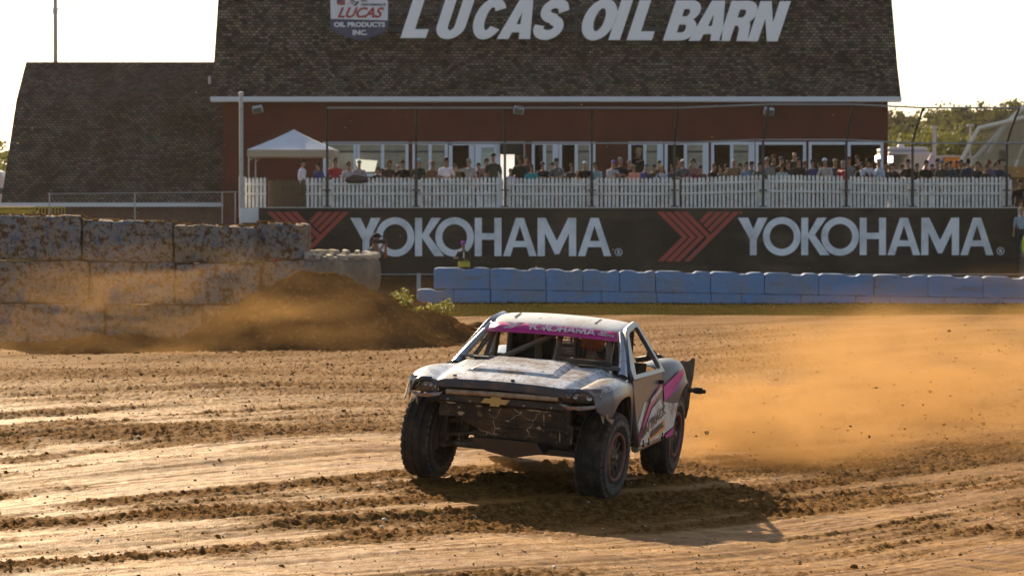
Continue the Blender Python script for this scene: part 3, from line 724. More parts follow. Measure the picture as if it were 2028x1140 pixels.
for i in range(len(ups) - 1):
    a, b_ = ups[i], ups[i + 1]; w = (b_ - a) / PB - .02; h = .70
    zt = wtop((a + b_) / 2)
    o = link("concrete_block", rough_block("concrete_block", w, .62, h, True, i, None, .008, .11, .022), m_blue, loc=(X_((a + b_) / 2, YBL), YBL + .31, zt - h))
    o.rotation_euler = (0, R(.9) if i > 1 else 0, R(random.gauss(0, .7)))
    tag(o, ublab[i], "concrete block", "blue concrete barrier blocks")
los = [826, 899, 971, 1081, 1190, 1300, 1408, 1468, 1586, 1694, 1762, 1870, 1978, 2085]
for i in range(len(los) - 1):
    a, b_ = los[i], los[i + 1]; w = (b_ - a) / PB - .02; h = .66
    zt = wtop((a + b_) / 2) - .715
    o = link("concrete_block", rough_block("concrete_block", w, .62, h, i == 0, 40 + i, None, .008, .11, .022), m_blue, loc=(X_((a + b_) / 2, YBL), YBL + .27, zt - h + .0))
    o.rotation_euler = (0, R(.9) if i > 1 else 0, R(random.gauss(0, .6)))
    tag(o, ["low blue block at the far left of the bottom row, half sunk in grass", "bottom row blue block second from the left end", "bottom row blue block under the marshal's right neighbour"][i] if i < 3 else "half buried blue block of the bottom row, number %d from the left end" % (i + 1), "concrete block", "half buried blue blocks")

# ---------------------------------------------------------------- weathered block wall at left
m_old = M("weathered_blue_concrete", (0.20, 0.215, 0.23), .9, spec=.15, vary=True,
          mixes=[(1.2, (0.27, 0.20, 0.135), .40, .58), (7, (0.105, 0.058, 0.030), .50, .57), (11, (0.32, 0.23, 0.15), .56, .64), (4.0, (0.10, 0.14, 0.20), .56, .66), (20, (0.04, 0.03, 0.024), .58, .64), (26, (0.34, 0.28, 0.21), .60, .67)], bump=(14, 1.0, (1, 1, 1), .04))
YL = 65.0; PL = FPX / YL
def zl(py): return Z_(py, YL)
wall_blocks = [
 (-34, 160, 425, 515, 0, "top row blue grey weathered block at the left edge, tallest of its row"), (161, 342, 436, 518, .05, "top row weathered block with a large scraped tan patch"), (344, 504, 446, 521, -.03, "top row plain grey blue weathered block with small stains"), (506, 602, 442, 514, .55, "end block of the top row, tilted down to the right"),
 (-60, 176, 516, 599, .03, "middle row mossy dark weathered block at the left edge"), (178, 344, 519, 602, -.04, "middle row brown stained block below the scraped block"), (346, 513, 522, 602, 0, "middle row pale stained block left of the dirt mound"), (515, 625, 516, 602, .2, "middle row end block half buried by the dirt mound"),
 (-20, 205, 600, 690, .0, "bottom row dusty block at the left edge"), (207, 400, 603, 690, .03, "bottom row dusty block, second from the left"), (402, 560, 603, 690, -.02, "bottom row dusty block beside the dirt mound")]
for i, (a, b_, p0, p1, dy, lab) in enumerate(wall_blocks):
    w = (b_ - a) / PL - .015; h = zl(p0) - zl(p1) - .01
    o = link("weathered_block", rough_block("weathered_block", w, .85, h, False, 80 + i, None, .022, .075, .05), m_old, loc=(X_((a + b_) / 2, YL), YL + .43 + dy, zl(p1)))
    if i in (1, 2): o.rotation_euler = (0, R(1.6), R(-1.0))
    if i == 3: o.rotation_euler = (0, R(2.6), R(-7))
    if i == 0: o.rotation_euler = (0, R(.5), 0)
    tag(o, lab, "concrete block", "weathered concrete blocks of the left wall")
# loose dirt lying on the wall top
b = MB()
tops_ = [(-34, 160, 425, 426.5), (161, 342, 434, 440), (344, 504, 444, 449), (506, 598, 439, 446)]
for a, b_, pa, pb in tops_:
    n = int((b_ - a) / 3)
    for k in range(n):
        px = a + (b_ - a) * (k + rng.random()) / n; r = rng.uniform(.012, .05)
        z = zl(pa + (pb - pa) * (px - a) / (b_ - a)); y = YL + rng.uniform(.05, .7) + (.5 if a == 506 else 0)
        th = rng.uniform(0, 3); b.box((X_(px, YL), y, z), (r * 2.5, r * 2, r), Matrix.Rotation(th, 3, 'Z') @ Matrix.Rotation(rng.uniform(-.5, .5), 3, 'X'))
m_clod = M("dirt_clod", (0.25, 0.13, 0.042), 1.0, spec=0, mixes=[(6, (0.11, 0.055, 0.02), .45, .65)])
tag(obj("loose_dirt", b, m_clod), kind="stuff")

# ---------------------------------------------------------------- dirt mound with weeds
mx = axis([(-9.5, 1.0, .06)]); my = axis([(59.5, 75, .09)])
MX, MY = np.meshgrid(mx, my)
spine = [(-5.2, 63.1, .45), (-4.25, 63.3, 1.50), (-3.7, 63.6, 1.45), (-3.1, 64.4, 1.12), (-2.2, 66.2, .86), (-1.7, 68.2, .48), (-1.1, 70.3, .14), (-.6, 72, -.1)]
MZ = np.full(MX.shape, -9.0)
for (xa, ya, za), (xb, yb, zb) in zip(spine[:-1], spine[1:]):
    for t in np.linspace(0, 1, 7):
        x0, y0, z0 = xa + (xb - xa) * t, ya + (yb - ya) * t, za + (zb - za) * t
        d = np.sqrt(((MX - x0) * (1.0 if True else 1)) ** 2 + (MY - y0) ** 2)
        MZ = np.maximum(MZ, z0 - np.sqrt((d * .62) ** 2 + .02) + .1)
ln = 0.22 * np.exp(-((MY - 63.9) / 1.0) ** 2) * (1 - sstep(-5.5, -3.5, MX)) * sstep(-9.6, -8.2, MX)
MZ = np.maximum(MZ, ln - .1)
MZ = MZ + .40 * (fbm(MX * 1.1, MY * 1.1, 91, 4) - .5) + .20 * (fbm(MX * 4, MY * 5, 95, 3) - .5)
gb = ground_z(MX, MY)
MZ = np.where(MZ < gb - .1, gb - .35, MZ)
b = MB(); b.grid([[(MX[j, i], MY[j, i], MZ[j, i]) for i in range(len(mx))] for j in range(len(my))])
m_mound = M("mound_soil", (0.095, 0.047, 0.018), 1.0, spec=0, mixes=[(1.3, (0.055, 0.028, 0.012), .45, .62), (9, (0.17, 0.095, 0.042), .54, .66)], bump=(20, 1.0, (1, 1, 1), .05))
tag(obj("dirt_mound", b, m_mound, smooth=True), kind="structure")
def mound_z(x, y):
    i = int(np.clip(np.searchsorted(mx, x), 0, len(mx) - 1)); j = int(np.clip(np.searchsorted(my, y), 0, len(my) - 1)); return max(MZ[j, i], float(ground_z(x, y)))
m_weed = M("weed_leaf", (0.22, 0.23, 0.04), .6, spec=.3, mixes=[(5, (0.23, 0.20, 0.05), .45, .65)])
m_weed.node_tree.nodes["Principled BSDF"].inputs["Transmission Weight"].default_value = 0.0
def weed(px, py, Y, h, n, lab, sp=.12):
    best = None
    for Yk in np.arange(62, 74, .15):
        p = pt(px, py, Yk); d = mound_z(p.x, Yk) - p.z
        if best is None or d > best[0]: best = (d, Yk)
        if d >= 0: break
    Y = best[1]; x = X_(px, Y); z = mound_z(x, Y) - .02; b = MB()
    t = thing("weed", lab, "weed", (x, Y, z), 0, "weeds on the dirt mound")
    st = MB()
    for k in range(n):
        a = rng.uniform(0, 6.28); r = rng.uniform(0, sp); hh = h * rng.uniform(.4, 1); bx, by = r * math.cos(a), r * math.sin(a)
        st.tube([(bx * .3, by * .3, -.02), (bx * .7, by * .7, hh * .5), (bx, by, hh)], .006, 4)
        for q in range(5):
            zz = hh * (.25 + .18 * q); l = rng.uniform(.05, .11); w = l * .35; c = rng.uniform(0, 6.28); cx, cy = bx * (.4 + .15 * q), by * (.4 + .15 * q); dx, dy = math.cos(c), math.sin(c)
            b.add([(cx, cy, zz), (cx + dx * l * .5 - dy * w, cy + dy * l * .5 + dx * w, zz + l * .35), (cx + dx * l, cy + dy * l, zz + l * rng.uniform(-.1, .5)), (cx + dx * l * .5 + dy * w, cy + dy * l * .5 - dx * w, zz + l * .3)], [(0, 1, 2, 3)])
    obj("leaves", b, m_weed, t); obj("stem", st, m_weed, t)
weed(781, 582, 66.6, .14, 5, "small lone yellow weed on the mound crest below the marshal")
weed(797, 598, 67.2, .30, 9, "yellow weed clump on the upper right slope of the mound", .15)
weed(808, 608, 67.6, .26, 10, "dry yellow weed patch on the mid slope of the mound", .22)
weed(821, 622, 67.2, .12, 7, "low pale weed tuft lying below the dry patch", .16)
weed(852, 616, 69.6, .20, 12, "spreading bright green weed near the mound foot", .30)
weed(868, 620, 70.0, .22, 12, "bright green weed in the middle of the mound foot clump", .26)
weed(886, 622, 70.4, .42, 12, "tallest green weed at the right end of the mound foot", .16)

# big lugged tyre lying on the mound
tg = thing("tractor_tyre", "huge dusty tractor tyre lying flat, half sunk in the dirt mound", "tyre", (X_(668, 66), 66.0, .98))
tg.rotation_euler = (R(3.2), R(1.2), 0)
Rt, Ht = .90, .80
b = MB(); prof = [(.45, .06), (.60, .0), (.80, .03), (Rt - .02, .16), (Rt + .01, .4), (Rt - .02, Ht - .14), (.80, Ht - .02), (.60, Ht), (.45, Ht - .06), (.43, Ht / 2)]
b.lathe(prof, 56, 'Z', closed=True)
m_rub = M("dusty_rubber", (0.17, 0.145, 0.115), .9, spec=.15, mixes=[(2.5, (0.27, 0.21, 0.15), .45, .65), (9, (0.06, 0.055, 0.05), .58, .72), (1.5, (0.32, 0.26, 0.19), .55, .7, (3, 3, .4))], bump=(12, .7, (1, 1, 1), .03))
obj("casing", b, m_rub, tg, smooth=True)
lg = MB()
for k in range(18):
    a = 2 * math.pi * k / 18; ro = Matrix.Rotation(a, 3, 'Z')
    lg.box(ro @ Vector((.74, 0, Ht - .005)), (.30, .10, .11), ro @ Matrix.Rotation(.5, 3, 'Z'))
obj("lug", lg, M("dusty_lug", (0.45, 0.38, 0.30), .9, mixes=[(3, (0.25, 0.19, 0.13), .5, .7)]), tg, bevel=.02)

# ---------------------------------------------------------------- things behind, left side
up_ = thing("utility_pole", "tall grey utility pole rising behind the low barn wing", "pole", (X_(111, 165), 165, -.5))
b = MB(); b.tube([(0, 0, 0), (0, 0, 8.5), (0, 0, 17)], .15, 10, .10); obj("pole", b, m_galv, up_)
b = MB(); b.tube([(0, 0, 13.5), (.4, 0, 13.7), (1.0, 0, 13.8)], .03, 6); b.b2(-.12, .12, -.12, .12, 13.3, 13.6); obj("lamp_arm", b, m_galv, up_)
cl = thing("chain_link_fence", "chain link fence with thin steel rail in front of the barn wing", "fence", (0, 120, 0))
b = MB(); b.tube([(X_(95, 120), 0, Z_(384, 120)), (X_(470, 120), 0, Z_(380, 120))], .022, 6); obj("top_rail", b, m_galv, cl)
for px in (98, 267, 440, 466):
    b = MB(); b.tube([(X_(px, 120), 0, -.5), (X_(px, 120), 0, Z_(382, 120))], .03, 6); obj("post", b, m_galv, cl)
b = MB()
x0, x1, zt_ = X_(98, 120), X_(466, 120), Z_(384, 120)
k = x0 - zt_
while k < x1:
    for s_ in (1, -1):
        pa, pb = (k, 0), (k + zt_, zt_)
        if s_ < 0: pa, pb = (k, zt_), (k + zt_, 0)
        (ax_, az_), (bx_, bz_) = pa, pb
        if ax_ < x0: f = (x0 - ax_) / (bx_ - ax_); ax_, az_ = x0, az_ + (bz_ - az_) * f
        if bx_ > x1: f = (x1 - ax_) / (bx_ - ax_); bx_, bz_ = x1, az_ + (bz_ - az_) * f
        if bx_ > ax_ + .02: b.tube([(ax_, .01 * s_, az_), (bx_, .01 * s_, bz_)], .0018, 3, caps=False)
    k += .16
obj("wire_mesh", b, m_galv, cl)
YY = 100.0
yr = thing("yellow_railing", "yellow painted metal railing behind the left end of the block wall", "railing", (0, YY, 0))
m_yel = M("yellow_paint", (0.50, 0.34, 0.03), .55, mixes=[(3, (0.3, 0.2, 0.04), .5, .7)])
b = MB(); b.b2(X_(68, YY), X_(129, YY), -.02, .02, Z_(412, YY), Z_(409, YY)); b.b2(X_(68, YY), X_(129, YY), -.02, .02, 1.6, 1.66); obj("rail", b, m_yel, yr)
b = MB()
for k in range(10): x = X_(69 + k * 6.5, YY); b.b2(x, x + .03, -.018, .018, -.4, Z_(412.2, YY))
obj("baluster", b, m_yel, yr)
yb = thing("yellow_bin", "yellow box like container at the far left behind the wall", "container", (0, YY + 1.5, 0))
b = MB(); b.b2(X_(-20, YY), X_(45, YY), 0, 1.1, -.45, Z_(413, YY + 1)); obj("body", b, m_yel, yb, bevel=.05)
b = MB(); b.b2(X_(-21, YY), X_(46, YY), -.05, 1.15, Z_(413, YY + 1) + .003, Z_(409, YY + 1)); obj("lid", b, m_yel, yb, bevel=.02)
ws = tag(obj("white_sill_board", MB().b2(X_(135, YY), X_(197, YY), 0, .3, Z_(430, YY), Z_(423, YY)), m_white, bevel=.01), "white board lying behind the wall top right of the yellow railing", "board")
b = MB(); b.b2(X_(140, YY), X_(192, YY), .05, .25, -.42, Z_(430, YY) - .003); obj("trestle", b, m_galv, ws)
trl = thing("white_trailer", "white rounded trailer parked far left beyond the barn wing", "trailer", (X_(-12, 175), 175, -.4))
b = MB(); b.b2(-2.4, .65, -1, 1, .6, 5.2); obj("body", b, m_white, trl, bevel=.35)
b = MB(); b.b2(-2.42, .67, -1.02, 1.02, 3.9, 4.2); obj("stripe", b, M("trailer_stripe", (0.05, 0.05, 0.06), .5), trl)
for k in (-1.6, -.4):
    b = MB(); b.lathe([(0, -.12), (.38, -.12), (.42, 0), (.38, .12), (0, .12)], 20, 'Y', (k, -.9, .42)); obj("wheel", b, m_black, trl)

# leaf crowns
def crown(b, c, rad, n, leaf, rg):
    """leaf sized faces gathered in clumps through an uneven crown"""
    ncl = max(6, n // 26)
    for k in range(ncl):
        d = Vector(rg.normal(0, 1, 3)); d.normalize(); rr = rg.uniform(.35, 1.0) ** .6
        cc = Vector((c[0] + d.x * rad[0] * rr, c[1] + d.y * rad[1] * rr, c[2] + d.z * rad[2] * rr)); cr = rg.uniform(.16, .34) * min(rad)
        for q in range(n // ncl):
            e = Vector(rg.normal(0, 1, 3)) * cr * .6; p = cc + e; a = Vector(rg.normal(0, 1, 3)); a.normalize(); t = a.orthogonal().normalized() * leaf * rg.uniform(.6, 1.2); u = a.cross(t).normalized() * leaf * rg.uniform(.35, .7)
            b.add([p - t, p - u, p + t, p + u], [(0, 1, 2, 3)])
m_leaf = M("leaf", (0.075, 0.085, 0.022), .7, spec=.2, mixes=[(0.25, (0.12, 0.12, 0.028), .45, .65), (2, (0.035, 0.045, 0.012), .5, .7)])
m_leaf2 = M("leaf_yellow", (0.085, 0.09, 0.02), .7, spec=.2, mixes=[(0.3, (0.06, 0.07, 0.016), .45, .65)])
def translucent(m, fac, col):
    nt = m.node_tree; t = nt.nodes.new("ShaderNodeBsdfTranslucent"); t.inputs[0].default_value = (*col, 1); x = nt.nodes.new("ShaderNodeMixShader"); x.inputs[0].default_value = fac
    nt.links.new(nt.nodes["Principled BSDF"].outputs[0], x.inputs[1]); nt.links.new(t.outputs[0], x.inputs[2]); nt.links.new(x.outputs[0], nt.nodes["Material Output"].inputs[0])
translucent(m_leaf, .4, (.14, .15, .03)); translucent(m_leaf2, .3, (.16, .16, .03)); translucent(m_weed, .4, (.35, .36, .06)); translucent(m_grass, .3, (.08, .08, .02))
m_bark = M("bark", (0.06, 0.045, 0.03), .9)
def tree(x, y, z, h, w, lab, mat, n=1100, leaf=.28, seed=0, group="trees beyond the barn"):
    rg = np.random.default_rng(seed); t = thing("tree", lab, "tree", (x, y, z), 0, group)
    tr = MB(); tr.tube([(0, 0, -.4), (.1, 0, h * .3), (0, .1, h * .62)], .035 * h * .5, 8, .012 * h * .5)
    for k in range(5):
        a = rg.uniform(0, 6.28); l = w * .33; zz = h * rg.uniform(.25, .5); tr.tube([(0, 0, zz), (l * .5 * math.cos(a), l * .5 * math.sin(a), zz + h * .12), (l * math.cos(a), l * math.sin(a), zz + h * .26)], .02 * h * .3, 6, .006 * h * .3)
    obj("trunk", tr, m_bark, t)
    cb_ = MB(); crown(cb_, (0, 0, h * .63), (w / 2, w / 2, h * .38), n, leaf, rg)
    for k in range(4): crown(cb_, (rg.uniform(-.3, .3) * w, rg.uniform(-.3, .3) * w, h * rg.uniform(.45, .85)), (w * .26, w * .26, h * .17), n // 4, leaf, rg)
    obj("crown", cb_, mat, t)
# wooded hill at right, far away: reads as one mass
hl = MB(); hx = np.linspace(30, 190, 60); hy = np.linspace(330, 560, 24); HXg, HYg = np.meshgrid(hx, hy)
hz = 13.6 * sstep(335, 430, HYg) * (1 - .15 * sstep(60, 25, HXg)) * (.93 + .10 * sstep(45, 80, HXg)) - .6
hl.grid([[(HXg[j, i], HYg[j, i], hz[j, i]) for i in range(60)] for j in range(24)])
tag(obj("hill", hl, M("hill_ground", (0.08, 0.08, 0.025), .9), smooth=True), kind="structure")
wd = MB(); rg = np.random.default_rng(5)
for k in range(300):
    x = rg.uniform(36, 96); y = rg.uniform(338, 440); i = int(np.argmin(abs(hx - x))); j = int(np.argmin(abs(hy - y)))
    w = rg.uniform(1.9, 3.0); crown(wd, (x, y, hz[j, i] + w * .55), (w, w, w * rg.uniform(.7, 1.1)), 430, .36, rg)
m_wood = M("wood_leaf", (0.06, 0.068, 0.018), .8, spec=.1, mixes=[(.06, (0.10, 0.10, 0.025), .45, .62), (.5, (0.045, 0.055, 0.018), .5, .7)]); translucent(m_wood, .25, (.12, .12, .03))
tag(obj("wooded_hillside", wd, m_wood), kind="stuff")
wd = MB()
for k in range(36):
    x = rg.uniform(-78, -46); y = rg.uniform(280, 330); w = rg.uniform(2, 3.2); crown(wd, (x, y, 1.5 + w + (y - 280) * .07), (w, w, w * 1.2), 150, .42, rg)
b = MB(); b.grid([[(x, y, -.5 + max(0, y - 262) * .09) for x in np.linspace(-120, -30, 20)] for y in np.linspace(255, 345, 16)]); tag(obj("hill_left", b, M("hill_left_ground", (0.1, 0.1, 0.03), .9), smooth=True), kind="structure")
tag(obj("wooded_skyline", wd, m_leaf2), kind="stuff")
tree(X_(1790, 230), 230, -.4, 8.2, 7.5, "round yellow green tree behind the white trailer", m_leaf2, 3600, .2, 3)
tree(X_(1838, 245), 245, -.4, 8.8, 8, "broad green tree right of the grey lamp pole", m_leaf, 3600, .2, 4)
tree(X_(1895, 260), 260, -.4, 9, 8.5, "bright bushy tree above the orange tent", m_leaf2, 3600, .2, 6)
tree(X_(1960, 300), 300, -.4, 9.2, 9, "dark green tree behind the sunlit fence frame", m_leaf, 3600, .2, 8)
b_ = thing("bush", "yellow green bush behind the yellow railing", "bush", (X_(48, 101), 102.5, -.4))
q = MB(); crown(q, (0, 0, 2.5), (.5, .5, .75), 500, .07, np.random.default_rng(9)); obj("foliage", q, m_leaf2, b_); q = MB(); q.tube([(0, 0, 0), (0, 0, 2.4)], .03, 6, .01); obj("stem", q, m_bark, b_)

# trailer, lamp, poles, tents beyond the barn at right
tr2 = thing("motorhome", "white motorhome with dark windscreen parked past the right corner of the barn", "motorhome", (X_(1802, 160), 160, -.45))
sc_ = 160 / FPX
b = MB(); b.b2(-42 * sc_, 42 * sc_, 0, 7, .5, Z_(300, 160) + .45); b.b2(-42 * sc_, 36 * sc_, .3, 6.5, Z_(300, 160) + .453, Z_(291, 160) + .45); obj("body", b, M("motorhome_white", (0.6, 0.62, 0.66), .4), tr2, bevel=.12)
b = MB(); b.b2(-40 * sc_, -4 * sc_, -.03, -.002, Z_(336, 160) + .45, Z_(306, 160) + .45); obj("windscreen", b, m_glass, tr2)
b = MB(); b.b2(-18 * sc_, -6 * sc_, 1, 1.7, Z_(291, 160) + .453, Z_(285, 160) + .45); obj("roof_vent", b, m_white, tr2, bevel=.05)
for k in (-1, 1):
    b = MB(); b.lathe([(0, -.12), (.4, -.12), (.45, 0), (.4, .12), (0, .12)], 20, 'Y', (k * .8, .1, .45)); obj("wheel", b, m_black, tr2)
wl = thing("work_light", "bright square work lamp on a stand at the right corner of the barn", "lamp", (X_(1763, 150), 150, 2.74))
b = MB(); b.b2(-.12, .12, 0, .03, Z_(322, 150) - 2.74, Z_(309, 150) - 2.74); obj("lamp_face", b, M("lamp_glow", (1, 1, 1), .4, emit=((1, .98, .92), 2.5)), wl, bevel=.012)
b = MB(); b.b2(-.14, .14, .032, .12, Z_(323, 150) - 2.74, Z_(308, 150) - 2.74); b.tube([(0, .08, -3.1), (0, .08, Z_(322, 150) - 2.74)], .025, 6); obj("stand", b, m_black, wl)
wl2 = thing("window_lamp", "bright square lamp seen through the rightmost barn window", "lamp", (X_(1738.5, YB + 2.2), YB + 2.2, 2.72))
zc = lambda py: Z_(py, YB + 2.2) - 2.72
b = MB(); b.b2(-.13, .13, 0, .03, zc(321), zc(308)); obj("lamp_face", b, bpy.data.materials["lamp_glow"], wl2, bevel=.012)
b = MB(); b.b2(-.15, .15, .032, .1, zc(322), zc(307)); b.tube([(0, .07, 0), (0, .07, zc(321))], .02, 6); obj("stand", b, m_black, wl2)
for px, p0, lab in ((1850, 254, "pale grey lamp pole beyond the motorhome"), (1921, 250, "thin bluish pole in front of the wooded hill")):
    t = thing("light_pole", lab, "pole", (X_(px, 190), 190, -.5)); b = MB(); b.tube([(0, 0, 0), (0, 0, Z_(p0, 190) + .5)], .11 if px == 1850 else .06, 8); obj("shaft", b, M("pale_pole", (0.5, 0.52, 0.56), .5), t)
    b = MB(); b.b2(-.2, .2, -.1, .1, Z_(p0, 190) + .503, Z_(p0, 190) + .62); obj("lamp_head", b, m_galv, t)
ot = thing("orange_tent", "small orange pop-up tent behind the spectators at right", "tent", (X_(1886, 150), 150, -.4))
m_or = M("orange_canvas", (0.75, 0.30, 0.04), .7)
b = MB(); w = 21 * 150 / FPX; z0, z1 = Z_(336, 150) + .4, Z_(311, 150) + .4
b.add([(-w, -w, z0), (w, -w, z0), (w, w, z0), (-w, w, z0), (-w * .8, -w * .8, z1), (w * .8, -w * .8, z1), (w * .8, w * .8, z1), (-w * .8, w * .8, z1)], [(0, 1, 5, 4), (1, 2, 6, 5), (2, 3, 7, 6), (3, 0, 4, 7), (4, 5, 6, 7)]); obj("canopy", b, m_or, ot)
for sx_ in (-1, 1):
    for sy_ in (-1, 1):
        b = MB(); b.tube([(sx_ * w * .95, sy_ * w * .95, 0), (sx_ * w * .95, sy_ * w * .95, z0)], .03, 6); obj("leg", b, m_galv, ot)
wt = thing("white_tent", "white and lilac peaked tent right of the motorhome", "tent", (X_(1845, 155), 155, -.4))
b = MB(); w = 17 * 155 / FPX; z0, z1 = Z_(335, 155) + .4, Z_(301, 155) + .4
b.add([(-w, -w, z0), (w, -w, z0), (w, w, z0), (-w, w, z0), (0, 0, z1)], [(0, 1, 4), (1, 2, 4), (2, 3, 4), (3, 0, 4)]); obj("canopy", b, M("lilac_canvas", (0.6, 0.52, 0.62), .8), wt)
for sx_ in (-1, 1):
    for sy_ in (-1, 1):
        b = MB(); b.tube([(sx_ * w * .95, sy_ * w * .95, 0), (sx_ * w * .95, sy_ * w * .95, z0)], .03, 6); obj("leg", b, m_galv, wt)
# grey low wall of parked trailers far right
fw = thing("grey_shed", "long low pale grey shed beyond the spectators under the wooded hill", "shed", (X_(1920, 200), 200, -.5))
b = MB(); b.b2(-3.4, 6, 0, 5, 0, Z_(312, 200) + .5); obj("wall", b, M("shed_grey", (0.42, 0.46, 0.46), .6), fw); b = MB(); b.b2(-3.6, 6.2, -.2, 5.2, Z_(312, 200) + .503, Z_(308, 200) + .5); obj("roof", b, M("shed_roof", (0.5, 0.5, 0.48), .5), fw)

# tan hall with sunlit fence frame at the right edge
YT = 140.0
th_ = thing("tan_hall", "tan clad hall with brown lower wall at the right edge", "building", (0, YT, 0))
b = MB(); b.b2(X_(1948, YT), X_(2500, YT), 0, 14, -.5, Z_(352, YT)); obj("base_wall", b, M("brown_cladding", (0.2, 0.10, 0.035), .8, mixes=[(.8, (0.28, 0.15, 0.05), .45, .7)]), th_)
b = MB(); b.b2(X_(1904, YT), X_(2500, YT), -.35, 14, Z_(352, YT) + .003, Z_(330, YT)); obj("eave_band", b, M("ochre_band", (0.40, 0.21, 0.06), .7, mixes=[(.8, (0.28, 0.15, 0.05), .45, .7)]), th_)
b = MB(); b.prism([(X_(1935, YT), Z_(330, YT) + .003), (X_(2500, YT), Z_(330, YT) + .003), (X_(2500, YT), Z_(150, YT)), (X_(2100, YT), Z_(165, YT)), (X_(1990, YT), Z_(245, YT))], ((0, 2.0, 0), (1, 0, 0), (0, 0, 1)), .2)
obj("gable_wall", b, M("tan_cladding", (0.36, 0.28, 0.17), .7, mixes=[(.6, (0.28, 0.22, 0.14), .45, .7), (3, (0.42, 0.34, 0.22), .5, .7, (6, 1, .3))]), th_)
b = MB(); b.b2(X_(1990, YT), X_(2006, YT), 1.80, 1.99, Z_(318, YT), Z_(296, YT)); obj("window", b, m_glass, th_)
m_fr = M("sunlit_pipe", (0.72, 0.66, 0.54), .5)
ff = thing("mesh_fence", "pale curved pipe frame of a tall mesh fence at the right edge", "fence", (0, 130, 0)); YG = 130.0
G = lambda px, py, dy=0: (X_(px, YG + dy), dy, Z_(py, YG + dy))
b = MB(); b.tube([G(1904, 420), G(1905, 315), G(1921, 283), G(1938, 254), (G(2040, 230))], .09, 8); obj("pipe", b, m_fr, ff)
b = MB(); b.tube([G(1957, 303, 1.5), G(1976, 272, 1.5), G(1990, 245, 1.5)], .08, 8); obj("pipe", b, m_fr, ff)
b = MB(); b.tube([G(1928, 316, 3), G(1960, 282, 3), G(2010, 228, 3), G(2045, 195, 3)], .10, 8); obj("pipe", b, m_fr, ff)
b = MB(); b.tube([G(2010, 330, 1), G(2040, 250, 1)], .06, 8); obj("pipe", b, m_fr, ff)
b = MB(); b.tube([G(1921, 284, .1), G(2045, 283, .1)], .04, 8); obj("pipe", b, m_black, ff)
b = MB(); b.add([G(1906, 316, .3), G(2045, 316, .3), G(2045, 232, .3), G(1939, 256, .3)], [(0, 1, 2, 3)])
m_mesh = M("wire_mesh", (0.30, 0.24, 0.15), .8); nt = m_mesh.node_tree
tb = nt.nodes.new("ShaderNodeBsdfTransparent"); mxs = nt.nodes.new("ShaderNodeMixShader"); mxs.inputs[0].default_value = .45
nt.links.new(tb.outputs[0], mxs.inputs[1]); nt.links.new(nt.nodes["Principled BSDF"].outputs[0], mxs.inputs[2]); nt.links.new(mxs.outputs[0], nt.nodes["Material Output"].inputs[0])
obj("mesh_panel", b, m_mesh, ff)
# steps for the people beside the banner
st = MB()
for k, (y, z) in enumerate(((107.6, .30), (109.6, 1.0), (110.9, 1.25), (112.3, 1.95))): st.b2(17.85, 24, y, 117, -.5 if k == 0 else [0, .302, 1.002, 1.252][k], z)
tag(obj("standing_steps", st, M("step_concrete", (0.2, 0.17, 0.13), .9)), "concrete standing steps beside the right end of the banner", "steps")

# ---------------------------------------------------------------- race truck
truck = thing("race_truck", "dirty white and magenta off road race pickup truck sliding across the dirt", "race truck")
truck.matrix_world = Matrix(((TX[0], TY[0], TZ[0], TO[0] - .04), (TX[1], TY[1], TZ[1], TO[1]), (TX[2], TY[2], TZ[2], TO[2]), (0, 0, 0, 1)))
ROLL = R(1.8)
m_paint = M("silver_truck_paint", (0.30, 0.325, 0.37), .26, .45, spec=.6, mixes=[(2.6, (0.36, 0.33, 0.29), .50, .68), (14, (0.17, 0.115, 0.065), .57, .68), (5, (0.17, 0.19, 0.23), .54, .7)], bump=(60, .15, (1, 1, 1), .01))
m_hood = M("dusty_glare_hood_paint", (0.56, 0.57, 0.59), .24, .15, spec=.7, mixes=[(3.2, (0.30, 0.225, 0.145), .44, .58), (24, (0.13, 0.085, 0.045), .53, .64), (3.5, (0.62, 0.63, 0.66), .57, .64)], bump=(70, .3, (1, 1, 1), .01))  # sky glare put into the whitened base colour, with real dirt over it
m_silver = M("grey_door_wrap", (0.10, 0.11, 0.13), .36, .15, spec=.5, mixes=[(2.5, (0.18, 0.125, 0.08), .48, .66), (20, (0.24, 0.165, 0.1), .60, .72)], bump=(50, .15, (1, 1, 1), .01))
m_char = M("charcoal_trim", (0.05, 0.055, 0.07), .45, mixes=[(8, (0.14, 0.10, 0.065), .52, .68)], bump=(40, .3, (1, 1, 1), .01))
m_plast = M("dirty_black_plastic", (0.022, 0.02, 0.018), .6, spec=.3, mixes=[(4, (0.085, 0.055, 0.03), .45, .64), (25, (0.16, 0.10, 0.055), .62, .72)], bump=(25, .5, (1, 1, 1), .02))
m_mag = M("magenta_vinyl", (0.42, 0.015, 0.20), .35, spec=.4, mixes=[(6, (0.36, 0.12, 0.16), .54, .7), (22, (0.4, 0.28, 0.2), .63, .72)])
m_pink = M("pink_vinyl", (0.62, 0.06, 0.33), .4, mixes=[(7, (0.45, 0.2, 0.2), .58, .72)])
m_wvin = M("white_vinyl", (0.66, 0.64, 0.6), .5, mixes=[(6, (0.42, 0.33, 0.24), .5, .68)])
m_ovin = M("orange_vinyl", (0.75, 0.32, 0.09), .5, mixes=[(8, (0.5, 0.28, 0.12), .55, .7)])
m_let = M("faded_lettering", (0.68, 0.62, 0.64), .5, mixes=[(14, (0.40, 0.16, 0.24), .5, .62)])
m_dlet = M("dark_lettering", (0.05, 0.03, 0.03), .5)
m_tube = M("cage_tube", (0.11, 0.08, 0.05), .5, mixes=[(5, (0.05, 0.04, 0.03), .45, .65)])
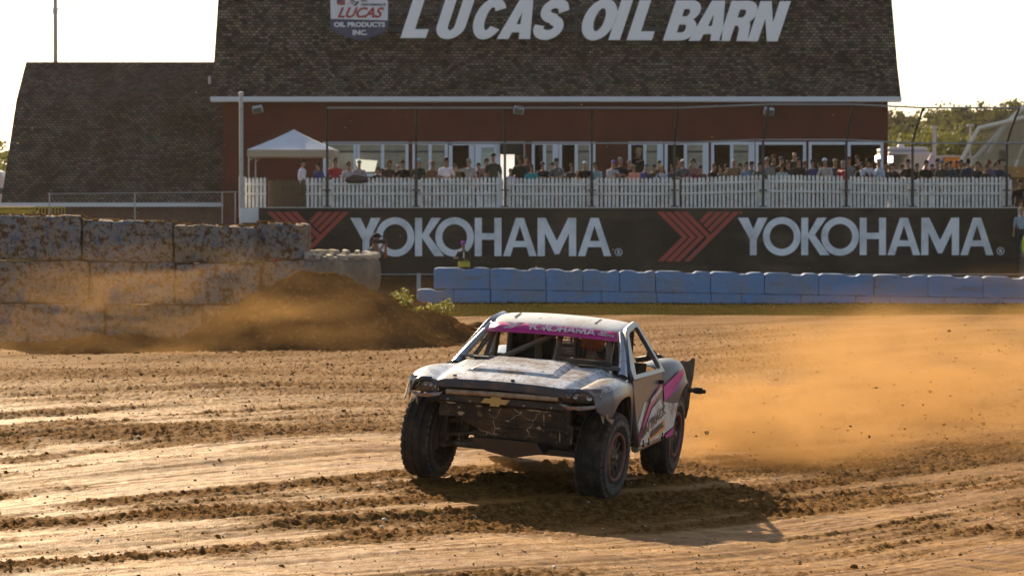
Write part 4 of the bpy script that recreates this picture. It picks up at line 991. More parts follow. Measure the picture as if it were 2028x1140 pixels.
m_rubber = M("tyre_rubber", (0.028, 0.026, 0.024), .8, spec=.25, mixes=[(9, (0.085, 0.065, 0.045), .48, .7)], bump=(70, .5, (1, 1, 1), .01))
m_side = M("tyre_sidewall", (0.075, 0.072, 0.068), .8, spec=.25, mixes=[(12, (0.14, 0.12, 0.095), .48, .7)], bump=(60, .5, (1, 1, 1), .01))
m_ring = M("copper_ring", (0.26, 0.10, 0.085), .55, .3, mixes=[(14, (0.24, 0.15, 0.10), .46, .62)])
m_rim = M("black_rim", (0.05, 0.046, 0.042), .45, .4, mixes=[(10, (0.16, 0.12, 0.085), .46, .66)])
m_bare = M("dusty_alloy", (0.30, 0.28, 0.26), .45, .6, mixes=[(10, (0.28, 0.2, 0.13), .45, .65)])
m_torn = M("torn_edge", (0.45, 0.34, 0.22), .9, mixes=[(20, (0.2, 0.13, 0.08), .5, .65)])

def body(name, mb, mat, parent=None, **k):
    o = obj(name, mb, mat, parent or truck, **k)
    if parent is None: o.rotation_euler = (ROLL, 0, 0); o.location = (0, .05, 0)
    return o
def bodyp(name, sp, th, mat, fr, parent=None, bevel=0):
    o = plate(name, sp, th, mat, fr, parent or truck, bevel)
    if parent is None: o.rotation_euler = (ROLL, 0, 0); o.location = (0, .05, 0)
    return o
def cabo(*a, **k):
    o = body(*a, **k); o.location.y = .092; return o
def cabp(*a, **k):
    o = bodyp(*a, **k); o.location.y = .092; return o
def itp(tab, x):
    xs_ = [t[0] for t in tab]
    return float(np.interp(x, xs_, [t[1] for t in tab]))

m_fend = M("grey_fender_paint", (0.10, 0.115, 0.145), .30, .3, spec=.55, mixes=[(3, (0.16, 0.115, 0.075), .50, .66), (20, (0.24, 0.165, 0.1), .60, .70)], bump=(40, .2, (1, 1, 1), .01))
# hood with fenders: cross-sections from the nose back to the windscreen
def hood_sec(x):
    """half profile (Y,Z) for station x"""
    f = (x + .46) / 1.24
    f = max(0, min(1, f))
    zc = 1.20 - .105 * f - .03 * max(0, (f - .75) / .25) ** 2
    zv = 1.14 - .125 * f                      # valley beside the raised middle
    zf = 1.10 + .025 * math.sin(math.pi * min(1, f * 1.0)) - .045 * max(0, (f - .35) / .65) ** 1.5   # fender crown
    w = .935 + .075 * math.sin(math.pi * min(1, f * .95 + .05)) ** .7 - .04 * max(0, (f - .8) / .2)
    rw = .66 - .07 * f                        # edge of raised middle
    zl = itp([(-.60, .44), (-.54, .50), (-.50, .70), (-.46, .82), (-.36, .915), (-.2, .955), (.1, .96), (.28, .925), (.38, .865), (.46, .79), (.55, .775), (.65, .80), (.74, .84), (.80, .86)], x)
    zl = min(zl, zf - .035)
    return [(0, zc), (.25, zc - .003), (rw - .10, zc - .012), (rw, zc - .022), (rw + .075, zv), (w - .20, zf), (w - .09, zf - .005), (w - .025, zf - .05 if zf - .05 > zl + .02 else (zf + zl) / 2), (w, max(zl + .012, zf - .12)), (w + .005, (max(zl + .012, zf - .12) + zl) / 2), (w + .01, zl)]
sts = [-.58, -.53, -.49, -.45, -.38, -.28, -.15, 0, .14, .26, .36, .44, .52, .60, .68, .74, .78]
rows = []
for x in sts:
    hs = hood_sec(x); torn = (lambda k: 0.018 * (mnoise.noise(Vector((x * 19, k, 2))) if x > .3 else 0))
    rows.append([(x - (.06 * abs(y) ** 3 if x > .5 else 0), -y, z + (torn(1) if i == 0 else 0)) for i, (y, z) in enumerate(hs[::-1])] + [(x - (.06 * abs(y) ** 3 if x > .5 else 0), y, z + (torn(7) if i == len(hs) - 2 else 0)) for i, (y, z) in enumerate(hs[1:])])
b = MB(); b.grid(rows); hood = body("hood", b, m_hood, smooth=True, sub=2, solid=.012)
hood.data.materials.append(m_fend)
for f in hood.data.polygons:
    js = [v % len(rows[0]) for v in f.vertices]
    if min(js) >= len(rows[0]) - 4 or max(js) <= 3: f.material_index = 1
cra = hood.data.attributes.new("crease_edge", 'FLOAT', 'EDGE'); ncol = len(rows[0])
for e in hood.data.edges:
    i0, i1 = e.vertices; j0, j1 = i0 % ncol, i1 % ncol
    if j0 == j1 and min(j0, ncol - 1 - j0) in (6, 7): cra.data[e.index].value = .85
    if j0 == j1 and min(j0, ncol - 1 - j0) in (3,): cra.data[e.index].value = .5
    if i0 // ncol == i1 // ncol and i0 // ncol == len(rows) - 1: cra.data[e.index].value = 1.0
# front fold of the hood (dark lip)
lip = MB(); x = .785; hs = hood_sec(.78); hs = [p for p in hs if p[0] < .90]
top = [(-y, z) for y, z in hs[::-1]] + hs[1:]
fx = lambda y, k=0: x - .06 * abs(y) ** 3 + k
lip.grid([[(fx(y, 0), y, z + .004) for y, z in top], [(fx(y, .012), y, z - .015) for y, z in top], [(fx(y, .010), y, z - (.075 if abs(y) < .62 else .03)) for y, z in top], [(fx(y, -.05), y, z - (.085 if abs(y) < .62 else .035)) for y, z in top]])
body("hood_lip", lip, m_char, smooth=False, solid=.008, bevel=.004)
# scoop on the hood
sc2 = MB(); P8 = []
for z, k in ((0, 0), (.05, .045)):
    pass
sc_rows = []
for x, wd2, hgt in ((.42, .40, .0), (.40, .385, .022), (.34, .37, .034), (.0, .36, .042), (-.25, .35, .038), (-.33, .345, .034), (-.35, .34, .0)):
    zc = hood_sec(x)[0][1] - .006
    sc_rows.append([(x, -wd2 - .06, zc), (x, -wd2 - .03, zc + hgt * .55), (x, -wd2, zc + hgt)] + [(x, y, zc + hgt + .004 * (hgt > 0)) for y in (-.2, 0, .2)] + [(x, wd2, zc + hgt), (x, wd2 + .03, zc + hgt * .55), (x, wd2 + .06, zc)])
sc2.grid(sc_rows)
o = body("hood_scoop", sc2, m_hood, smooth=False, bevel=.008)
for y0, y1_ in ((.43, .62), (-.62, -.45)):
    vb = MB(); vb.prism([(-.38, y0), (-.30, y0 + .02), (-.33, y1_), (-.43, y1_ - .02)], ((0, 0, 1.186), (1, 0, 0), (0, 1, 0)), .014); body("hood_vent", vb, m_plast)
hp = MB()
for yy in (-.12, .02): hp.lathe([(0, .02), (.018, .018), (.02, 0)], 10, 'Z', (.72, yy * 4, 1.075))
body("hood_pin", hp, m_plast)
# cowl
cw = MB(); cw.prism([(-.40, -.80), (-.40, .80), (-.56, .74), (-.56, -.74)], ((0, 0, 1.178), (1, 0, 0), (0, 1, 0)), .02); cabo("cowl", cw, m_char)
cw = MB(); cw.b2(-.50, -.42, .30, .74, 1.19, 1.245); body("dash_ledge", cw, m_plast, bevel=.01)

# front face: radiator tube, grille bar, emblem, bumper plate, lamps
g = MB(); g.tube([(.765, -.54, .932), (.785, 0, .945), (.765, .54, .950)], .025, 10); body("nose_tube", g, M("tan_tube", (0.40, 0.27, 0.16), .55, mixes=[(7, (0.16, 0.1, 0.055), .45, .65)]))
g = MB(); g.grid([[(.68, y, .925 + .0 * y) for y in (-.72, -.35, 0, .35, .62)], [(.755, y, .908) for y in (-.74, -.35, 0, .35, .64)], [(.765, y, .85) for y in (-.72, -.35, 0, .35, .62)], [(.72, y, .825) for y in (-.68, -.35, 0, .35, .58)]]); grille = body("grille_bar", g, m_plast, solid=.02)
g = MB(); g.b2(.40, .69, -.62, .58, .70, 1.0); body("radiator_shroud", g, m_plast)
bow = [(-.135, -.012), (-.105, .028), (-.045, .028), (-.04, .045), (.05, .045), (.045, .028), (.135, .028), (.10, -.014), (.045, -.014), (.04, -.036), (-.05, -.036), (-.045, -.012)]
bodyp("emblem", [bow], .014, M("gold_emblem", (0.52, 0.33, 0.10), .5, .1, mixes=[(20, (0.3, 0.17, 0.07), .55, .68)]), ((.785, -.055, .872), (0, 1, 0), (0, 0, 1)), bevel=.003)
# cracked sloping bumper plate, mud caked
m_crack = M("cracked_bumper", (0.03, 0.027, 0.025), .6, spec=.3, mixes=[(3, (0.095, 0.06, 0.032), .42, .60), (9, (0.17, 0.11, 0.06), .58, .66), (30, (0.26, 0.19, 0.12), .64, .70)], bump=(22, .6, (1, 1, 1), .02))
nt = m_crack.node_tree; N = nt.nodes; L = nt.links
tc = N.new("ShaderNodeTexCoord"); nz = N.new("ShaderNodeTexNoise"); nz.inputs["Scale"].default_value = 5; L.new(tc.outputs["Object"], nz.inputs["Vector"])
ad = N.new("ShaderNodeVectorMath"); ad.operation = 'MULTIPLY_ADD'; ad.inputs[1].default_value = (.25, .25, .25); L.new(nz.outputs["Color"], ad.inputs[0]); L.new(tc.outputs["Object"], ad.inputs[2])
vo = N.new("ShaderNodeTexVoronoi"); vo.feature = 'DISTANCE_TO_EDGE'; vo.inputs["Scale"].default_value = 4.6; L.new(ad.outputs[0], vo.inputs["Vector"])
rp = N.new("ShaderNodeMapRange"); rp.inputs[1].default_value = .020; rp.inputs[2].default_value = .006; L.new(vo.outputs["Distance"], rp.inputs[0])
n2 = N.new("ShaderNodeTexNoise"); n2.inputs["Scale"].default_value = 3.1; L.new(tc.outputs["Object"], n2.inputs["Vector"]); r2 = N.new("ShaderNodeMapRange"); r2.inputs[1].default_value = .46; r2.inputs[2].default_value = .54; L.new(n2.outputs["Fac"], r2.inputs[0])
mu = N.new("ShaderNodeMath"); mu.operation = 'MULTIPLY'; L.new(rp.outputs[0], mu.inputs[0]); L.new(r2.outputs[0], mu.inputs[1])
bs = N["Principled BSDF"]; src = bs.inputs["Base Color"].links[0].from_socket; mi = N.new("ShaderNodeMix"); mi.data_type = 'RGBA'; L.new(mu.outputs[0], mi.inputs[0]); L.new(src, mi.inputs[6]); mi.inputs[7].default_value = (.42, .36, .29, 1); L.new(mi.outputs[2], bs.inputs["Base Color"])
sk_poly = [(-.56, .80), (-.40, .835), (.0, .83), (.40, .84), (.57, .83), (.60, .73), (.67, .70), (.66, .53), (.40, .50), (.05, .53), (-.20, .535), (-.25, .60), (-.38, .66), (-.43, .73), (-.50, .77)]
sk_ = []
for i, (y, z) in enumerate(sk_poly):
    y2, z2_ = sk_poly[(i + 1) % len(sk_poly)]; n = max(1, int(math.hypot(y2 - y, z2_ - z) / .035))
    for q in range(n):
        yy, zz = y + (y2 - y) * q / n, z + (z2_ - z) * q / n; e = Vector((yy * 17, zz * 17, 0)); sk_.append((yy + .012 * mnoise.noise(e), zz + .012 * mnoise.noise(e + Vector((9, 0, 0)))))
bmp = bodyp("bumper_plate", [sk_], .012, m_crack, ((.66, 0, .66), (0, 1, 0), (.38, 0, .925)), bevel=.002)
# re-base the plate so its 2D z measured from .66
for v in bmp.data.vertices: pass
bmp.data.transform(Matrix.Translation((-.66 * .38, 0, -.66 * .925)))
g = MB(); g.prism([(-.30, .545), (.34, .545), (.40, .44), (.10, .37), (-.15, .42)], ((.52, 0, 0), (0, 1, 0), (.30, 0, .954)), .014); body("skid_plate", g, M("muddy_skid", (0.085, 0.046, 0.022), .85, mixes=[(6, (0.07, 0.045, 0.03), .45, .65)], bump=(20, .8, (1, 1, 1), .02)), bevel=.004)
m_lens = M("lamp_lens", (0.12, 0.12, 0.12), .12, spec=.8, mixes=[(6, (0.10, 0.065, 0.04), .45, .62), (22, (0.5, 0.5, 0.5), .6, .68)])
m_refl = M("lamp_reflector", (0.30, 0.30, 0.30), .25, .7, mixes=[(30, (0.12, 0.09, 0.06), .5, .6)])
for s_ in (-1, 1):
    y0, y1_ = (.575, .925) if s_ > 0 else (-.93, -.64)
    za = .005 if s_ > 0 else .0
    hl_ = MB(); hl_.grid([[(.765 - .10 * t - .0, y0 + (y1_ - y0) * t, 1.045 + .02 * t + za) for t in (0, .25, .5, .75, 1)] if s_ > 0 else [(.665 + .10 * t, y0 + (y1_ - y0) * t, 1.035 + .02 * (1 - t)) for t in (0, .25, .5, .75, 1)],
              [(.785 - .12 * t, y0 + (y1_ - y0) * t, .985 + .01 * t + za) for t in (0, .25, .5, .75, 1)] if s_ > 0 else [(.665 + .12 * t, y0 + (y1_ - y0) * t, .975) for t in (0, .25, .5, .75, 1)],
              [(.765 - .12 * t, y0 + (y1_ - y0) * t, .915 + .01 * t + za) for t in (0, .25, .5, .75, 1)] if s_ > 0 else [(.645 + .12 * t, y0 + (y1_ - y0) * t, .905) for t in (0, .25, .5, .75, 1)]])
    h_ = body("headlight", hl_, m_lens, smooth=True, solid=.03)
    for q, (fy, rad) in enumerate(((.18, .022), (.36, .024), (.72, .036))):
        yy = y0 + (y1_ - y0) * (fy if s_ > 0 else 1 - fy); xx = .79 - .11 * fy
        r_ = MB(); r_.lathe([(rad, -.004), (rad, .006), (rad * .7, .004), (0, -.002)], 16, 'Y'); me = r_.mesh("reflector", True); me.transform(Matrix.Translation((xx + .012, yy, .985)) @ Matrix.Rotation(R(-90), 4, 'Z') @ Matrix.Rotation(R(18 * s_), 4, 'Z')); link("reflector", me, m_refl, h_)
    fg = MB(); yy0, yy1 = (.56, .93) if s_ > 0 else (-.90, -.56)
    pts_ = [(yy0, .925), (yy0 + (yy1 - yy0) * .4, .903), (yy1, .935), (yy1 - .03, .90), (yy0 + (yy1 - yy0) * .55, .873), (yy0 + .08, .878)]
    fg.prism(pts_, ((.715, 0, 0), (0, 1, 0), (.1, 0, .995)), .02); fang = body("bumper_fang", fg, m_paint, bevel=.003)
    mk = MB(); c_ = .70 if s_ > 0 else -.72; mk.prism([(c_ - .06, .884), (c_ + .06, .890), (c_ + .04, .901), (c_ - .05, .899)], ((.737, 0, 0), (0, 1, 0), (.1, 0, .995)), .008); obj("marker_lamp", mk, M("amber_marker", (0.38, 0.13, 0.04), .5), fang)
# torn rags of bodywork below the fender edges
for (x, y, z, l, w) in ((.60, .93, .84, .10, .018), (.585, .97, .83, .06, .012), (.55, 1.0, .79, .05, .03), (.66, -.86, .85, .07, .01), (.63, -.62, .87, .035, .05), (.62, .60, .87, .03, .06)):
    tr_ = MB(); tr_.add([(x, y - w, z), (x, y + w, z), (x - .01, y + w * .4 + .01, z - l), (x - .02, y - w * .5, z - l * .6)], [(0, 1, 2, 3)])
    body("torn_edge", tr_, m_torn, solid=.006)
for (y, z, w, h, x) in ((-.50, .828, .10, .012, .735), (-.22, .822, .07, .008, .742), (.30, .826, .16, .010, .742), (.50, .80, .06, .022, .715), (-.40, .735, .08, .016, .705), (.05, .70, .05, .006, .695), (.35, .66, .04, .014, .68), (-.05, .62, .06, .006, .665), (.55, .60, .012, .07, .655), (.40, .745, .01, .06, .70)):
    rg_ = random.Random(int(y * 1000)); pp = [(w * .5 * math.cos(a) * rg_.uniform(.6, 1.2), h * math.sin(a) * rg_.uniform(.5, 1.4)) for a in [k * .7 for k in range(9)]]
    tr_ = MB(); tr_.prism(pp, ((x, y, z), (0, 1, 0), (.38, 0, .925)), .005); body("torn_edge", tr_, m_torn)
for (pa, pb, r_) in (((.655, -.34, .655), (.665, .62, .640), .014), ((.700, -.46, .765), (.705, .57, .770), .010), ((.60, -.22, .560), (.61, .62, .545), .012)):
    rb_ = MB(); n_ = 14; rb_.tube([Vector(pa).lerp(Vector(pb), k / n_) + Vector((.004 * math.sin(k * 2.1), 0, .010 * math.sin(k * 1.7 + pa[1]))) for k in range(n_ + 1)], r_, 6); body("bumper_crease", rb_, m_crack)
for (y, z, x) in ((-.52, .865, .772), (-.30, .862, .782), (.22, .862, .784), (.48, .864, .772), (-.42, .79, .722), (-.12, .79, .722), (.18, .79, .722), (.46, .79, .722)):
    bt_ = MB(); bt_.lathe([(0, .010), (.010, .008), (.012, 0)], 10, 'Z'); me = bt_.mesh("bolt"); me.transform(Matrix.Translation((x, y, z)) @ Matrix.Rotation(R(75), 4, 'Y')); o = link("bolt", me, m_bare, truck); o.rotation_euler = (ROLL, 0, 0); o.location = (0, .05, 0)
# hanging fin at the outer right fender
fn = MB(); fn.add([(.70, -.925, .98), (.58, -.955, 1.03), (.58, -.985, .83), (.62, -.99, .80), (.70, -.945, .87)], [(0, 1, 2, 3, 4)]); body("fender_fin", fn, m_paint, solid=.008)

# cab
def ring_pt(x, y, z): return (x, y, z)
roof_st = [(-.90, .615, 1.452, .0), (-.94, .625, 1.485, .012), (-1.0, .635, 1.515, .02), (-1.10, .64, 1.545, .026), (-1.30, .635, 1.575, .03), (-1.52, .62, 1.588, .03), (-1.62, .605, 1.575, .026), (-1.66, .595, 1.53, .02)]
rows = []
for x, w, z, cr in roof_st:
    w += .045; z -= .012
    rows.append([(x - .02, -w - .012, z - .075), (x, -w, z - .02), (x, -w + .06, z + .002)] + [(x + .03 * (1 - (y / w) ** 2) * (x > -1.05), y, z + cr * (1 - (y / w) ** 2)) for y in (-.4, -.2, 0, .2, .4)] + [(x, w - .06, z + .002), (x, w, z - .02), (x - .02, w + .012, z - .075)])
b = MB(); b.grid(rows); cabo("roof", b, M("glare_roof_paint", (0.62, 0.62, 0.62), .35, spec=.5, mixes=[(2.6, (0.45, 0.38, 0.29), .50, .68), (18, (0.2, 0.13, 0.08), .60, .70)]), smooth=True, sub=1, solid=.02)  # roof glare put into the near-white colour, dirt patches on top
for yy in (-.42, -.16, .12, .40):
    rib = MB(); rib.add([(-1.14, yy - .008, 1.561), (-1.14, yy + .008, 1.561), (-1.36, yy + .014, 1.590), (-1.36, yy - .004, 1.590)], [(0, 1, 2, 3)])
    body("roof_seam", rib, m_plast, solid=.006)
# windscreen banner
bn = MB(); rows = []
for t in (0, .5, 1):
    rows.append([(-.918 + .10 * t + .055 * (1 - (y / .63) ** 2), y * (1 + .04 * t), 1.502 - .085 * t + .02 * (1 - (y / .63) ** 2)) for y in np.linspace(-.635, .635, 13)])
bn.grid(rows); vis = cabo("sun_visor_banner", bn, m_mag, smooth=True, solid=.01)
vis_fr = lambda y, z: ((-.842 + .0 + (1.487 - z) * 1.17 * .0 + .055 * (1 - (y / .63) ** 2), y, z), (0, 1, 0), (-.55, 0, .835))
def on_visor(me):
    """wrap flat lettering (x along Y, y up the strip, z off the face) on to the visor"""
    for v in me.vertices:
        y, s, d = v.co.x, v.co.y, v.co.z; t = .98 - s / .131; c_ = 1 - (y / .63) ** 2
        v.co = Vector((-.918 + .10 * t + .055 * c_ + (.012 + d) * .65, y * (1 + .04 * t), 1.502 - .085 * t + .02 * c_ + (.012 + d) * .76))
    return me
ID = ((0, 0, 0), (1, 0, 0), (0, 1, 0))
for sp in yoko_splines(.084):
    me = plate_mesh("letter", sp, .004, ((-.25, .035, 0), (1.18, 0, 0), (0, 1, 0))); link("letter", on_visor(me), m_let, vis)
me = plate_mesh("chevron_emblem", emblem_splines(.090), .004, ((-.49, .035, 0), (1.35, 0, 0), (0, 1, 0))); link("chevron_emblem", on_visor(me), m_let, vis)
for s_, sz_, y_, u_ in (("2B", .046, .47, .075), ("THROTTLE", .022, .45, .042)):
    link("lettering", on_visor(text_mesh("lettering", s_, sz_, .004, ((y_, u_, 0), (1, 0, 0), (0, 1, 0)), off=.001)), m_wvin, vis)
# A pillars, side frames with window openings
for s_ in (-1, 1):
    P = lambda x, y, z: Vector((x, y * s_, z))
    b = MB()
    sec = [(-.34, .865, 1.125, .08), (-.50, .820, 1.22, .066), (-.70, .765, 1.33, .06), (-.90, .705, 1.44, .058), (-1.0, .675, 1.495, .055)]
    rows = []
    for x, y, z, w in sec:
        rows.append([P(x - .02, y - w, z - .02), P(x + .015, y - w * .8, z + .02), P(x + .015, y, z + .015), P(x - .04, y + .022, z - .01), P(x - .085, y + .012, z - .04), P(x - .07, y - .02, z - .05), P(x - .02, y - w, z - .02)])
    b.grid(rows); cabo("windscreen_pillar", b, m_paint, smooth=True, sub=1)
    # side frame (outside of the cab): origin at sill front, leaning inwards
    uy = Vector((0, -.23 * s_ / .46, 1)); uy_l = uy
    fr3 = (Vector((0, .905 * s_, 1.08)), Vector((1, 0, 0)), uy)
    outer = [(-.50, .0), (-.52, .09), (-.98, .415), (-1.10, .455), (-1.5, .495), (-1.60, .48), (-1.78, .25), (-1.93, .03), (-1.95, 0)]
    win_ = [(-.66, .03), (-.68, .06), (-1.03, .385), (-1.10, .415), (-1.48, .45), (-1.55, .435), (-1.83, .07), (-1.79, .03)]
    cabp("cab_side", [outer, win_], .03, m_paint if s_ < 0 else m_fend, fr3, bevel=.006)
    # trim strip along the rear window edge
    # door panel below
    uy = Vector((0, .085 * s_ / .66, -1))
    frd = (Vector((0, .918 * s_, 1.085)), Vector((-1, 0, 0)) , uy)
    dp = [(.56, 0), (1.95, 0), (1.90, .22), (1.87, .60), (1.84, .64), (.66, .655), (.60, .42), (.585, .2)]
    th = .03
    dr = bodyp("door", [dp], th, m_silver, frd, bevel=.008)
    n_out = Vector((-1, 0, 0)).cross(uy.normalized()); sg_ = 1 if n_out.y * s_ > 0 else -1
    def dec(name, sp, mat, lift):
        return plate(name, sp, .004, mat, (frd[0] + n_out * sg_ * (.015 + .008 + lift), frd[1], frd[2]), dr)
    # livery: white wedges, pink stripe, orange panel
    dec("livery_panel", [[(.64, .44), (.98, .26), (1.10, .25), (.66, .53)]], m_wvin, .003)
    dec("livery_panel", [[(.64, .56), (1.30, .24), (1.88, .10), (1.88, .18), (1.30, .32), (.66, .61)]], m_mag, .006)
    dec("livery_panel", [[(.66, .63), (1.30, .34), (1.72, .26), (1.875, .40), (1.86, .60), (1.80, .635), (.67, .645)]], m_wvin, .009)
    dec("livery_panel", [[(1.02, .60), (1.86, .47), (1.86, .575), (1.05, .635)]], m_ovin, .013)
    if s_ > 0:
        # reading direction runs towards the tail on this side
        def dtext(t_, h, a, bz, mat, rise, w):
            o3 = frd[0] + frd[1] * a + frd[2] * bz + n_out * sg_ * .042
            ux_ = (Vector((-1, 0, 0)) + Vector((0, 0, rise))).normalized()
            return text("lettering", t_, h, .003, mat, (o3, ux_, Vector((.06, -.12, 1)).normalized()), dr, off=.004, shear=.12, width=w)
        dtext("ON TRACK", .085, .70, .585, m_dlet, .16, 1.12); dtext("SCHOOL", .052, 1.12, .605, m_dlet, .11, .62); dtext("YOKOHAMA", .038, 1.22, .285, m_wvin, .22, .52)
    hd = MB(); hd.b2(-.01, .01, -.05, .05, -.02, .02); me = hd.mesh("handle"); me.transform(Matrix.Translation(frd[0] + frd[1] * 1.75 + frd[2] * .10 + n_out * sg_ * .025)); link("handle", me, m_plast, dr)
    # clips on the door bottom
    for a in (.80, 1.05, 1.72): cm = MB(); cm.box(frd[0] + frd[1] * a + frd[2] * .635 + n_out * sg_ * .03, (.02, .02, .07), Matrix.Rotation(.5, 3, 'Y')); obj("clip", cm, m_plast, dr)
    rk = MB(); rk.tube([(-.74, .965 * s_, .40), (-1.92, .955 * s_, .415)], .038, 12); body("rocker_tube", rk, m_bare)
    # rear quarter: bulged fender with wheel arch
    qx = [-1.95, -2.08, -2.20, -2.32, -2.42, -2.55, -2.75, -2.95, -3.10, -3.22, -3.34]
    rows = []
    for x in qx:
        f = (x + 1.95) / (-1.39); bul = math.sin(math.pi * min(1, max(0, f))) ** .8
        zt = 1.13 + .045 * math.sin(math.pi * min(1, f * 1.15)) - .10 * max(0, f - .6)
        a = (x + 2.79) / .54; zl = .42 if x > -2.12 else None
        arch = .43 + .50 * math.sqrt(max(0, 1 - a * a)) if abs(a) < 1 else .50
        zl = arch if x < -2.25 else (.46 if x > -2.12 else .47)
        yb = .93 + .095 * bul - .10 * max(0, f - .55)
        rows.append([P(x, yb - .30, zt - .02), P(x, yb - .17, zt + .005), P(x, yb - .07, zt - .015), P(x, yb - .01, zt - .09), P(x, yb + .01, zt - .20 if zt - .2 > zl + .03 else zl + .03), P(x, yb + .03, (zt - .2 + zl) / 2 if zt - .2 > zl + .05 else zl + .015), P(x, yb + .035, zl)])
    b = MB(); b.grid(rows); q = body("rear_fender", b, m_silver if s_ > 0 else m_paint, smooth=True, sub=1, solid=.012)
    pk_ = MB()
    def onq(x, t):
        f = (x + 1.95) / (-1.39); bul = math.sin(math.pi * min(1, max(0, f))) ** .8; yb = .93 + .095 * bul - .10 * max(0, f - .55); zt = 1.13 + .045 * math.sin(math.pi * min(1, f * 1.15)) - .10 * max(0, f - .6)
        z = zt - .075 - t; return P(x, yb + .012 + .045 * min(1, t / .45), z)
    for k, (x0, x1, a0, a1, c0, c1) in enumerate(()):
        pk_.add([onq(x0, a0), onq(x1, c0), onq(x1, c1 + .06), onq((x0 + x1) / 2, (a1 + c1) / 2 + .05), onq(x0, a1)], [(0, 1, 2, 3, 4)])
    pk_.add([onq(-1.97, .13), onq(-2.30, .055), onq(-2.52, .015), onq(-2.57, .07), onq(-2.3, .20), onq(-1.98, .28)], [(0, 1, 2, 3, 4, 5)])
    obj("livery_panel", pk_, m_pink, q, solid=.004)
    wp = MB(); wp.add([onq(-1.965, .28), onq(-2.18, .33), onq(-2.32, .34), onq(-2.20, .56), onq(-2.0, .60)], [(0, 1, 2, 3, 4)]); obj("livery_panel", wp, m_wvin, q, solid=.005)
    wp = MB(); wp.add([onq(-2.0, .62), onq(-2.20, .58), onq(-2.18, .64), onq(-2.02, .655)], [(0, 1, 2, 3)]); obj("livery_panel", wp, m_pink, q, solid=.005)
# tail plates and mud flap
for s_ in (-1, 1):
    b = MB(); b.prism([(.56, .46), (.86, .40), (.88, .47), (.93, .50), (.95, .62), (.955, .80), (.97, .96), (.975, 1.12), (.95, 1.14), (.90, 1.09), (.84, 1.10), (.78, 1.06), (.70, 1.09), (.60, 1.08)] if s_ > 0 else [(-.56, .46), (-.60, 1.08), (-.80, 1.05), (-.97, 1.08), (-.96, .44)], ((-3.40, 0, 0), (0, 1, 0), (-.08, 0, 1)), .02)
    body("tail_plate", b, M("muddy_plate", (0.14, 0.105, 0.065), .8, mixes=[(6, (0.07, 0.05, 0.03), .45, .65), (2, (0.24, 0.18, 0.11), .5, .7)], bump=(16, .8, (1, 1, 1), .02)), bevel=.004)
b = MB(); b.tube([(-3.35, .70, .79), (-3.45, 1.0, .80)], .024, 8); b.box((-3.45, 1.035, .80), (.06, .08, .065)); b.box((-3.45, 1.09, .795), (.03, .05, .04)); body("tail_light", b, m_plast)
b = MB(); b.prism([(-3.38, .62), (-3.44, .60), (-3.46, .50), (-3.40, .40), (-3.36, .46)], ((0, .91, 0), (1, 0, 0), (0, 0, 1)), .02); body("mud_flap", b, m_plast)
b = MB(); b.prism([(-2.75, 1.17), (-2.82, 1.23), (-2.95, 1.20), (-3.05, 1.13), (-3.0, 1.08), (-2.78, 1.10)], ((0, .66, 0), (1, 0, 0), (0, 0, 1)), .06); b.tube([(-3.0, .45, 1.10), (-2.9, .70, 1.16), (-3.1, .80, 1.05)], .03, 8); body("bed_scoop", b, m_plast)
# bed floor, chassis, rear bulkhead, dash, floor
b = MB(); b.b2(-3.35, -1.95, -.62, .62, .70, .74); body("bed_floor", b, m_plast)
b = MB(); b.b2(-3.3, .45, -.36, .36, .40, .47); b.b2(-1.95, -.6, -.90, -.36, .40, .44); b.b2(-1.95, -.6, .36, .90, .40, .44); body("chassis", b, m_plast)
b = MB(); b.b2(-1.93, -1.90, -.42, .60, .45, 1.30); b.b2(-1.93, -1.90, -.60, -.42, .45, 1.02); b.b2(-1.93, -1.90, .601, .78, .45, 1.15); b.b2(-1.80, -1.77, .40, .66, 1.05, 1.50)
for k in range(9): b.b2(-1.92, -1.91, -.02 + k * .035, .0 + k * .035, 1.30, 1.50)
body("rear_bulkhead", b, m_plast)
lv = MB()
for k in range(14): z = 1.12 + k * .025; lv.b2(-1.30, -1.285, .02, .16, z, z + .010)
lv.b2(-1.31, -1.28, .0, .02, 1.08, 1.5); lv.b2(-1.31, -1.28, .16, .18, 1.08, 1.5); body("louvre_panel", lv, m_tube)
b = MB(); b.b2(-.62, -.58, -.85, .85, .45, 1.15); body("firewall", b, m_plast)
ds = MB(); ds.b2(-.80, -.62, -.45, .72, 1.02, 1.12); body("dashboard", ds, m_plast, bevel=.02)
for yc, lab in ((.36, "driver"), (-.30, "passenger")):
    st = MB(); rt = Matrix.Rotation(R(-14), 3, 'Y'); st.box((-1.50, yc, .95), (.10, .42, .72), rt); st.box((-1.28, yc, .62), (.42, .42, .10)); st.box((-1.46, yc - .2, 1.25), (.14, .05, .26), rt); st.box((-1.46, yc + .2, 1.25), (.14, .05, .26), rt); body("seat", st, M("seat_cloth", (0.02, 0.02, 0.02), .9), bevel=.03)
sw = MB(); me = MB().lathe([(.155 + .014 * math.cos(a), .014 * math.sin(a)) for a in np.linspace(0, 2 * math.pi, 9)[:-1]], 28, 'Y', closed=True).box((0, 0, 0), (.29, .012, .03)).mesh("steering_wheel", True); me.transform(Matrix.Translation((-.98, .36, 1.02)) @ Matrix.Rotation(R(-65), 4, 'Y') @ Matrix.Rotation(R(90), 4, 'X')); o = link("steering_wheel", me, m_black, truck); o.rotation_euler = (ROLL, 0, 0)
